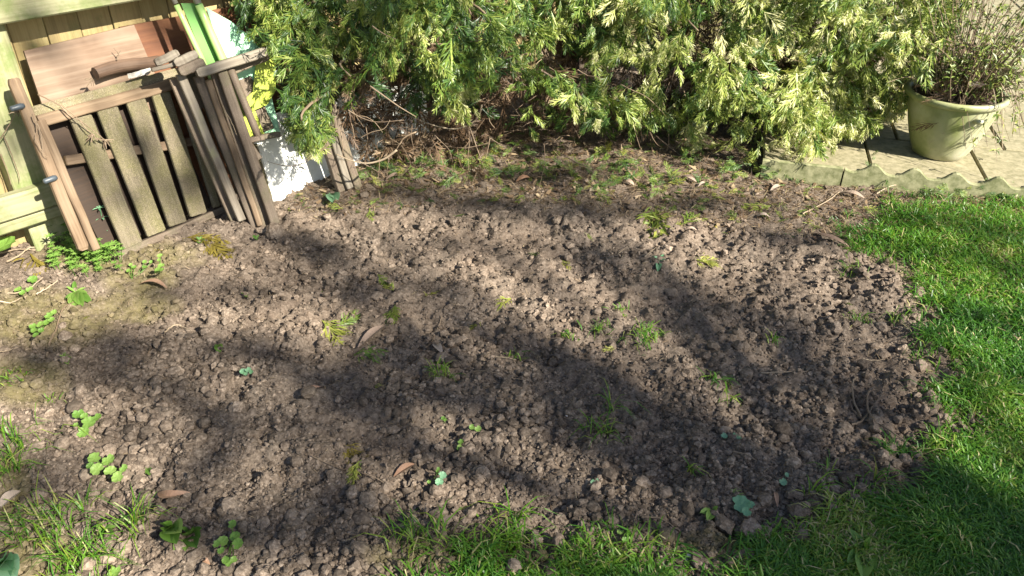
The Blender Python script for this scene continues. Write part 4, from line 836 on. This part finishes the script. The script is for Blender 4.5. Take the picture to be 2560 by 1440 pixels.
sprig(1130, 540, 45, 5, 'green sprig lying on the litter edge at the top middle', tone=.3)
sprig(1590, 545, 75, -10, 'yellow sprig on the litter right of the top middle', tone=.6, multi=2)
sprig(1640, 520, -10, 50, 'drooping green and white sprig on the litter edge', tone=.6, multi=2)
sprig(1700, 570, 60, -15, 'feathery yellow green sprig on the far edge of the bright soil', tone=.5, multi=2)
sprig(1930, 520, -50, 8, 'bright sprig on the litter near the lawn', tone=.8, multi=2)
sprig(1820, 1250, 40, 4, 'thin sprig stuck in the soil left of the crumpled leaf', tone=.5)
sprig(1140, 1290, 20, -25, 'little sunlit sprig above the near lawn', tone=.7)
sprig(2135, 760, -30, -15, 'small sprig on the right of the bed under the lawn tuft', tone=.6)
sprig(230, 795, -15, 12, 'tiny pale sprig near the left straw', tone=.9)

# ------------------------------------------------------------------ dead leaves, stones, twigs
def dead(u, v, du, dv, wpx, label, tone, cur=.25, cat='dead leaf', mat='deadleaf', name='dead_leaf'):
    a = G(u, v, .008); b_ = G(u + du, v + dv, .010); L = np.linalg.norm(b_ - a); W = wpx / F * np.linalg.norm(a - EYE) * 1.3; d = b_ - a; s_ = nrm(np.cross(d, [0, 0, 1])); V = []; n = 9
    for i in range(n + 1):
        t = i / n; wd_ = W * (math.sin(math.pi * (.04 + .93 * t)) ** .9); c = a + d * t + s_ * cur * W * math.sin(math.pi * t) + np.array([0, 0, .012 * math.sin(math.pi * t)])
        V += [c - s_ * wd_ / 2 + np.array([0, 0, wd_ * .22]), c, c + s_ * wd_ / 2 + np.array([0, 0, wd_ * .3])]
    q4 = [(i * 3 + j, i * 3 + j + 1, (i + 1) * 3 + j + 1, (i + 1) * 3 + j) for i in range(n) for j in (0, 1)]
    mb = MB(); mb.add(np.array(V), [np.array(q4)], rv=tone); tag(mb.build(name, M[mat], origin=a), label, cat, 'dead leaves on the ground')
dead(896, 873, 66, -42, 22, 'long grey brown leaf left of the bed centre', .0)
dead(752, 992, 52, -12, 13, 'pinkish curled leaf in the central shade', .45)
dead(400, 1246, 82, 10, 20, 'curved brown leaf below the largest toothed seedling', .4, .8)
dead(985, 1190, 52, -28, 18, 'pinkish brown leaf in the lower middle soil', .45)
dead(350, 718, 70, 10, 12, 'narrow curved brown leaf below the small upright weed', .3, -.5)
dead(0, 1285, 60, -40, 24, 'pale grey leaf at the lower left edge', 1.0)
dead(1090, 860, 16, 24, 16, 'cream folded leaf fragment by the straight twig', 1.0)
dead(965, 455, 45, -10, 14, 'grey green fallen leaf on the litter below the conifer', .0)
dead(1172, 405, 70, 0, 14, 'tan leaf lying at the front of the dark hollow', .8)
dead(1290, 450, 36, -5, 18, 'orange brown leaf on the litter front', .5)
dead(1575, 430, 20, 30, 16, 'upright tan leaf among the litter right of the middle', .7)
dead(1700, 445, 40, 15, 14, 'pale tan leaf among the litter right of the upright one', .9)
dead(1555, 460, 30, 12, 14, 'pale leaf pair member under the conifer middle right', .9)
dead(1708, 588, 34, 2, 10, 'smooth pinkish grey leaf on the upper right soil', .9)
dead(1925, 480, 28, -12, 12, 'small silver green leaf near the litter right end', 1.0)
dead(1890, 545, 34, 4, 12, 'white leaf near the upper lawn corner', 1.0)
dead(1745, 470, 20, -8, 8, 'whitish flake on the litter', 1.0)
dead(1175, 410, -30, -3, 10, 'dull leaf half hidden at the hollow', .3)
dead(2100, 480, 60, 18, 16, 'pinkish grey leaf on the litter left of the lawn', .9)
dead(2030, 590, 90, 35, 14, 'long piece of grey bark at the upper lawn edge', .1, name='bark_piece', cat='bark')
dead(1778, 577, 14, 5, 9, 'bright yellow leaflet on the upper right soil', .5, mat='yellowsprig')
dead(512, 1408, 14, 6, 10, 'tiny pink leaf at the bottom edge', .5)
dead(2455, 868, 34, 4, 0, 'x', 1) if False else None
dead(1935, 1240, 6, 40, 8, 'orange curled leaf in the lower right soil', .5)
def clod(u, v, rp, label, sq=.75, mat='crumb', cat='clod', name='soil_clod', group='large clods of earth', sharp=.1):
    c = G(u, v); r_ = rp / F * np.linalg.norm(c - EYE); c[2] += r_ * .35; V = ICO3.copy(); n0 = rng.normal(size=(12, 3)); n0 /= np.linalg.norm(n0, axis=1)[:, None]
    lim = rng.uniform(.5, .88, 12); 
    for k_ in range(12): dp = V @ n0[k_]; V = V - n0[k_] * (np.maximum(dp - lim[k_], 0) * .97)[:, None]
    V = V * (1 + rng.uniform(-sharp, sharp, (len(V), 1))) * rng.uniform(.8, 1.2, 3) * np.array([1, 1, sq]) * r_
    me = mesh_of(name, V, [ICF3], rv=np.full(len(V), R.uniform(.45, .8)), ms=np.zeros(len(V)), smooth=False); me.materials.append(M[mat]); o = bpy.data.objects.new(name, me); COL.objects.link(o); o.location = c; tag(o, label, cat, group)
for a in ((787, 822, 17, 'round pale clod left of the yellow green sprig'), (762, 674, 17, 'flat clod in the upper soil below the chair stack'), (690, 585, 24, 'blocky clod against the foot of the folded chairs'), (655, 572, 14, 'dark clod under the chair legs'), (1875, 1340, 36, 'largest grey clod at the near lawn edge, lower right'), (1812, 1325, 34, 'crumbling clod left of the largest grey one'),
          (984, 1076, 17, 'tall clod on the dark side of the lower middle'), (1066, 1082, 14, 'upright pale clod in the lower sunlit soil'), (1625, 1190, 17, 'grey clod in the lower right shade'), (1566, 1165, 13, 'clod left of the grey one in the lower right shade'), (2288, 788, 14, 'round clod on the lawn edge, left of two side by side'), (2335, 792, 13, 'round clod in the grass, right of two side by side'), (2292, 740, 17, 'clod on the lawn edge above the two round ones'),
          (1392, 556, 18, 'pale block at the left of the row along the top'), (1448, 548, 16, 'clod second in the row along the top'), (1490, 552, 13, 'clod third in the row along the top'), (1555, 575, 15, 'clod at the right end of the row along the top'), (1425, 575, 12, 'clod just below the top row'), (1540, 590, 13, 'wedge shaped clod below the right end of the top row'), (1132, 565, 16, 'wide clod under the green litter sprig'), (1120, 775, 14, 'cone shaped clod left of the brightest soil'),
          (532, 816, 14, 'pale clod in the left soil by the broken straw'), (168, 845, 20, 'grey clod in the left shade beside the long stem'), (157, 825, 12, 'small clod touching the grey one in the left shade'), (905, 1270, 20, 'left half of the split clod near the bottom middle'), (927, 1268, 18, 'right half of the split clod near the bottom middle'), (1745, 1415, 24, 'rough clod in the near lawn beside the white stone'), (2258, 1162, 18, 'grey clod by the root end of the long twig'), (2232, 1180, 14, 'crumbly clod below the long twig'),
          (205, 1325, 20, 'brown clod between the two grass fans at lower left'), (715, 1125, 15, 'grey clod left of the lower sprigs'), (830, 1205, 13, 'grey clod left below the lower sprigs'), (1650, 655, 0, ''), (1735, 645, 12, 'clod just above the limp pale bundle'), (1340, 1355, 22, 'broad clod on the near lawn edge right of the middle'), (1395, 1370, 20, 'clod half in the near lawn'), (800, 1025, 0, ''), (2440, 865, 0, ''), (960, 1075, 10, 'small clod beside the tall one'), (1230, 805, 0, ''), (1840, 880, 16, 'clod by the shaded patch at the right'), (1185, 800, 12, 'clod at the left of the sunlit sprig')):
    if a[2]: clod(*a)
clod(2470, 870, 17, 'white pebble lying on the lawn at the right', .5, 'pebble', 'pebble', 'pebble', 'stones', .01)
clod(1418, 1037, 6, 'tiny white pebble in the shaded centre of the bed', .8, 'pebble', 'pebble', 'pebble', 'stones', .02)
clod(953, 1072, 6, 'tiny white snail shell beside the tall clod', .8, 'pebble', 'shell', 'snail_shell', None, .02)
clod(1720, 1400, 14, 'narrow white stone standing in the near lawn', 1.6, 'pebble', 'stone', 'stone', 'stones', .03)
clod(1308, 432, 9, 'small brown pebble on the litter under the conifer', .7, 'bark', 'pebble', 'pebble', 'stones', .03)
clod(2430, 1232, 12, 'dark stone sunk in the lower right lawn', .4, 'cap', 'stone', 'stone', 'stones', .03)
def twig(paths, r0, label, mat='twig', name='twig', cat='twig', lift=.008):
    segs = []
    for pth in paths: segs.append([G(u, v, lift + (R.uniform(0, .01))) for (u, v) in pth])
    vine(name, segs, M[mat], label, cat, 'twigs and stalks on the soil', r0)
twig([[(2350, 1157), (2290, 1135), (2220, 1100), (2180, 1072), (2150, 1052), (2125, 1030), (2120, 990)], [(2150, 1052), (2130, 1015), (2126, 975), (2140, 955)], [(2180, 1072), (2165, 1040), (2162, 1010), (2170, 995)], [(2125, 1075), (2155, 1060), (2175, 1035), (2190, 1012)], [(2320, 1145), (2300, 1120), (2290, 1105)]], .0036, 'long forked brown twig crossing from the soil onto the lawn')
twig([[(118, 895), (130, 860), (145, 830), (165, 795), (188, 765)]], .0032, 'long brown stem lying below the whorled seedling')
twig([[(418, 848), (435, 830), (448, 824), (462, 828), (485, 845)]], .0028, 'bent broken straw in the left soil', 'paletwig')
twig([[(1065, 875), (1080, 850), (1098, 815), (1105, 800)]], .0028, 'straight twig left of the cream leaf')
twig([[(0, 742), (40, 742), (80, 732), (115, 712)], [(0, 770), (30, 766), (60, 764)]], .0028, 'pale stalks on the left edge of the bed', 'paletwig')
twig([[(97, 752), (125, 735), (150, 716)]], .0030, 'short pale straw pointing at the whorled seedling', 'paletwig')
twig([[(20, 660), (50, 652), (75, 630), (100, 622)], [(0, 640), (30, 636), (60, 632), (90, 628)], [(22, 625), (38, 590), (50, 555)]], .0034, 'tangle of pale dry stalks under the fence rail', 'paletwig')
twig([[(0, 900), (25, 890), (52, 882)]], .0024, 'small dry stalk on the left moss', 'paletwig')
twig([[(780, 1160), (820, 1170), (862, 1182)], [(912, 1196), (945, 1205), (975, 1212)]], .0018, 'fine pale root beside the lower sprigs')
twig([[(1180, 935), (1220, 945), (1270, 955), (1330, 968)]], .0022, 'thin root across the centre of the bed')
twig([[(1900, 945), (1950, 947), (2015, 945)]], .0022, 'straight pale twig in the right half of the bed', 'paletwig')
twig([[(2150, 918), (2175, 914), (2205, 912)]], .0022, 'short pale straw near the right bed edge', 'paletwig')
twig([[(1830, 1142), (1860, 1150), (1890, 1160)]], .0024, 'short brown twig in the lower right soil')
twig([[(1600, 1315), (1650, 1320), (1700, 1340)]], .0022, 'thin brown root at the near lawn edge')
twig([[(1240, 905), (1265, 908), (1290, 910)]], .0016, 'pale straw right of the little leaf fragment', 'paletwig')
twig([[(1545, 640), (1580, 610)], [(1610, 655), (1640, 630)]], .0016, 'two fine straws on the bright upper soil', 'paletwig')
twig([[(2005, 540), (2060, 510), (2100, 480)], [(2190, 490), (2230, 478), (2290, 472)]], .003, 'pale stalks on the litter before the edging', 'paletwig')
twig([[(2430, 505), (2470, 480), (2560, 470)], [(2500, 480), (2540, 500)], [(2520, 505), (2545, 470), (2552, 460)], [(2470, 500), (2450, 470)]], .003, 'brown stems arching against the edging at the right')
twig([[(2330, 985), (2360, 975), (2400, 978), (2430, 985)]], .0024, 'pale grass stalk flat on the lawn edge', 'paletwig')

# ------------------------------------------------------------------ shrub in the pot
top = pot_c + np.array([0, 0, PH - .02])
sh = empty('potted_shrub', top, 'tangled twiggy shrub with small yellow green leaves growing in the flower pot', 'shrub')
lpos = []; ldir = []
for i in range(240):
    a = R.uniform(0, 6.28); r0 = R.uniform(0, .14); b0 = top + np.array([r0 * math.cos(a), r0 * math.sin(a), -.01]); hgt = R.uniform(.18, .62) * (1 if R.random() < .7 else .5); sp = R.uniform(.05, .34)
    if i % 7 == 0: hgt = -R.uniform(.02, .20); sp = R.uniform(.26, .36); a = R.uniform(-1.6, .6)
    e = b0 + np.array([math.cos(a) * sp, math.sin(a) * sp * .8, hgt]); m1 = (b0 + e) / 2 + np.array([R.gauss(0, .03), R.gauss(0, .03), .05 + (.12 if hgt < 0 else 0)]); pts = smoothpts([b0, m1, e], 5)
    mb = MB(); mb.add(*tube(pts, np.linspace(R.uniform(.0016, .003), .0009, len(pts)), 4, False)); mb.build('stem', M['twig'] if i % 6 else M['paletwig'], sh)
    for j in range(R.randint(9, 22)):
        t = R.uniform(.25, 1); q = pts[int(t * (len(pts) - 1))]; lpos.append(q); ldir.append(nrm([R.gauss(0, 1), R.gauss(0, 1), R.gauss(.1, .7)]))
mb = MB()
for q, d in zip(lpos, ldir): L = R.uniform(.016, .034); mb.add(*lance_leaf(q, d, L, L * .34, np.array([0, -.3, 1.0]), .2, 2), rv=R.random())
mb.build('foliage', M['shrub'], sh)['kind'] = 'stuff'
p2 = top + rng.normal(0, 1, (130, 3)) * np.array([.10, .09, .05]) + np.array([0, 0, .07]); 
V, Fc, rv = place(MINI, p2, rng.normal(size=(130, 3)), rng.normal(size=(130, 3)), rng.uniform(.05, .10, 130), rng.uniform(0, .4, 130))
me = mesh_of('dead_growth', V - top, [Fc], rv=rv); me.materials.append(M['deadfol']); o = bpy.data.objects.new('dead_growth', me); COL.objects.link(o); o.parent = sh; o['kind'] = 'stuff'

# ------------------------------------------------------------------ the garden tree behind the viewer that dapples the bed
SH = [(980, 480, 200, 22, .6), (1750, 510, 220, 22, .45), (1350, 440, 220, 26, .5), (90, 900, 80, 50, .5), (330, 1080, 90, 40, .45), (1950, 1050, 100, 40, .45), (250, 930, 160, 50, .55), (160, 1170, 130, 40, .5), (500, 1180, 120, 60, .5), (600, 1330, 150, 60, .6), (980, 880, 120, 50, .6), (1250, 1170, 130, 60, .5), (1000, 1290, 160, 50, .6), (600, 720, 90, 40, .45), (420, 740, 80, 30, .45), (1800, 900, 80, 40, .5), (2150, 780, 90, 30, .5), (2250, 1040, 90, 60, .5), (1480, 640, 90, 25, .45), (1150, 830, 60, 40, .4), (1600, 980, 90, 40, .45), (850, 975, 190, 75, 1), (640, 885, 150, 50, .7), (1150, 1010, 170, 50, .85), (330, 860, 170, 40, .7), (540, 1080, 110, 60, .7), (380, 985, 60, 35, .5), (430, 1275, 230, 30, .7), (800, 650, 70, 55, .6), (900, 740, 80, 40, .6), (720, 1340, 190, 90, .75), (850, 1190, 120, 90, .75), (1340, 905, 130, 55, .5),
      (1700, 715, 100, 40, .9), (1960, 850, 70, 80, .9), (1860, 770, 90, 30, .6), (2160, 930, 90, 90, .6), (1430, 1010, 120, 60, .8), (1560, 1110, 110, 50, .8), (1680, 1180, 150, 55, .8), (1860, 1270, 220, 60, .85), (1420, 530, 220, 20, .8), (1220, 505, 180, 22, .7), (2080, 1170, 130, 70, .6), (1960, 940, 90, 40, .5),
      (2380, 1350, 220, 60, .4), (2450, 1180, 100, 50, .35), (2250, 560, 120, 14, .5), (2450, 600, 160, 18, .6), (2350, 650, 120, 16, .6), (2500, 700, 100, 20, .5), (2420, 800, 60, 30, .4), (2450, 960, 130, 30, .5), (20, 1250, 50, 120, .6), (110, 1250, 90, 25, .6), (1100, 1330, 200, 40, .5), (1950, 600, 160, 22, .6), (1100, 620, 120, 25, .35), (700, 600, 60, 25, .6), (1250, 650, 60, 20, .4), (1000, 1130, 60, 50, .5)]
V = []; lf = []; U = []
for (u, v, ru, rv_, dn) in SH:
    c = gp(u, v); z0 = 0; a = math.pi * np.linalg.norm(gp(u + ru, v) - c) * np.linalg.norm(gp(u, v + rv_) - c) * math.sin(rad(SUN_EL)); dn = dn * (.6 if u > 2100 else 1); n = int(a * dn * 2.7 / (.045 * .03 * .55)); D = R.uniform(8.3, 10.8)
    t = np.abs(rng.normal(0, .72, n)); ph = rng.uniform(0, 6.283, n)
    for i in range(n):
        q = gp(u + ru * t[i] * math.cos(ph[i]) * 1.05, v + rv_ * t[i] * math.sin(ph[i]) * 1.05); lf.append(q + SDIR * (D + R.gauss(0, .15)))
# clumps shading things that stand: chairs, left of the conifer
for (u, v, y, ru, rv_, dn) in ((470, 330, 2.95, 45, 150, .75), (560, 450, 2.85, 60, 90, .6), (800, 120, 3.05, 130, 90, .6), (1010, 60, 3.1, 120, 50, .4), (740, 270, 3.0, 70, 60, .5), (1200, 250, 3.15, 100, 50, .5), (330, 400, 2.85, 60, 60, .5), (430, 500, 2.95, 60, 50, .5), (250, 560, 2.8, 60, 40, .4), (300, 250, 2.9, 60, 30, .3), (400, 90, 3.1, 90, 50, .6), (60, 150, 2.8, 60, 70, .5), (150, 480, 2.8, 70, 40, .45), (20, 420, 2.7, 50, 50, .4), (200, 40, 3.0, 120, 30, .4), (1550, 170, 3.3, 130, 60, .35), (1780, 40, 3.3, 90, 40, .3)):
    c = at_y(u, v, y); a = math.pi * (ru / F * 3.2) * (rv_ / F * 3.2) * .8; n = int(a * dn * 1.9 / (.045 * .03 * .55)); D = R.uniform(8.3, 10)
    for i in range(n):
        t = R.random() ** .5; ph = R.uniform(0, 6.283); lf.append(at_y(u + ru * t * math.cos(ph), v + rv_ * t * math.sin(ph), y) + SDIR * (D + R.gauss(0, .15)))
lf = np.array(lf); cc = lf.mean(0)
tr = empty('garden_tree', (cc[0] + .3, cc[1] - .6, 0), 'tall garden tree behind the viewer whose crown dapples the bed', 'tree'); tl = np.array(tr.location)
def lquads(pts, sx, sy):
    n = len(pts); M3 = rotm(n); q = np.array([(-sx, -sy, 0), (sx, -sy, 0), (sx, sy, 0), (-sx, sy, 0)]); V = pts[:, None] + np.einsum('nij,kj->nki', M3, q); return V.reshape(-1, 3), np.arange(n * 4).reshape(-1, 4)
V, Q = lquads(lf, .0275, .018); me = mesh_of('crown', V - tl, [Q], rv=rng.random(len(lf)).repeat(4)); me.materials.append(M['weed']); o = bpy.data.objects.new('crown', me); COL.objects.link(o); o.parent = tr; o['kind'] = 'stuff'
hub = cc + np.array([.1, -.3, -.9]); mb = MB(); mb.add(*tube(smoothpts([tl, tl + (hub - tl) * .5 + np.array([.1, 0, 0]), hub], 4), np.linspace(.13, .09, 9), 12, True, .04)); mb.build('trunk', M['bark'], tr, smooth=True)
for i in range(34):
    tgt = lf[int((i + .5) * len(lf) / 34)]; pts = smoothpts([hub - np.array([0, 0, R.uniform(0, .8)]), (hub + tgt) / 2 + np.array([R.gauss(0, .15), R.gauss(0, .15), -.15]), tgt], 5); mb = MB(); mb.add(*tube(pts, np.linspace(.036, .012, len(pts)), 7, False)); mb.build('limb', M['bark'], tr)
print('COUNTS sprays', n_spr, 'blades', n_bl, 'crumbs', n_small, 'shade leaves', len(lf), 'tris', sum(len(o.data.polygons) for o in SC.objects if o.type == 'MESH'))
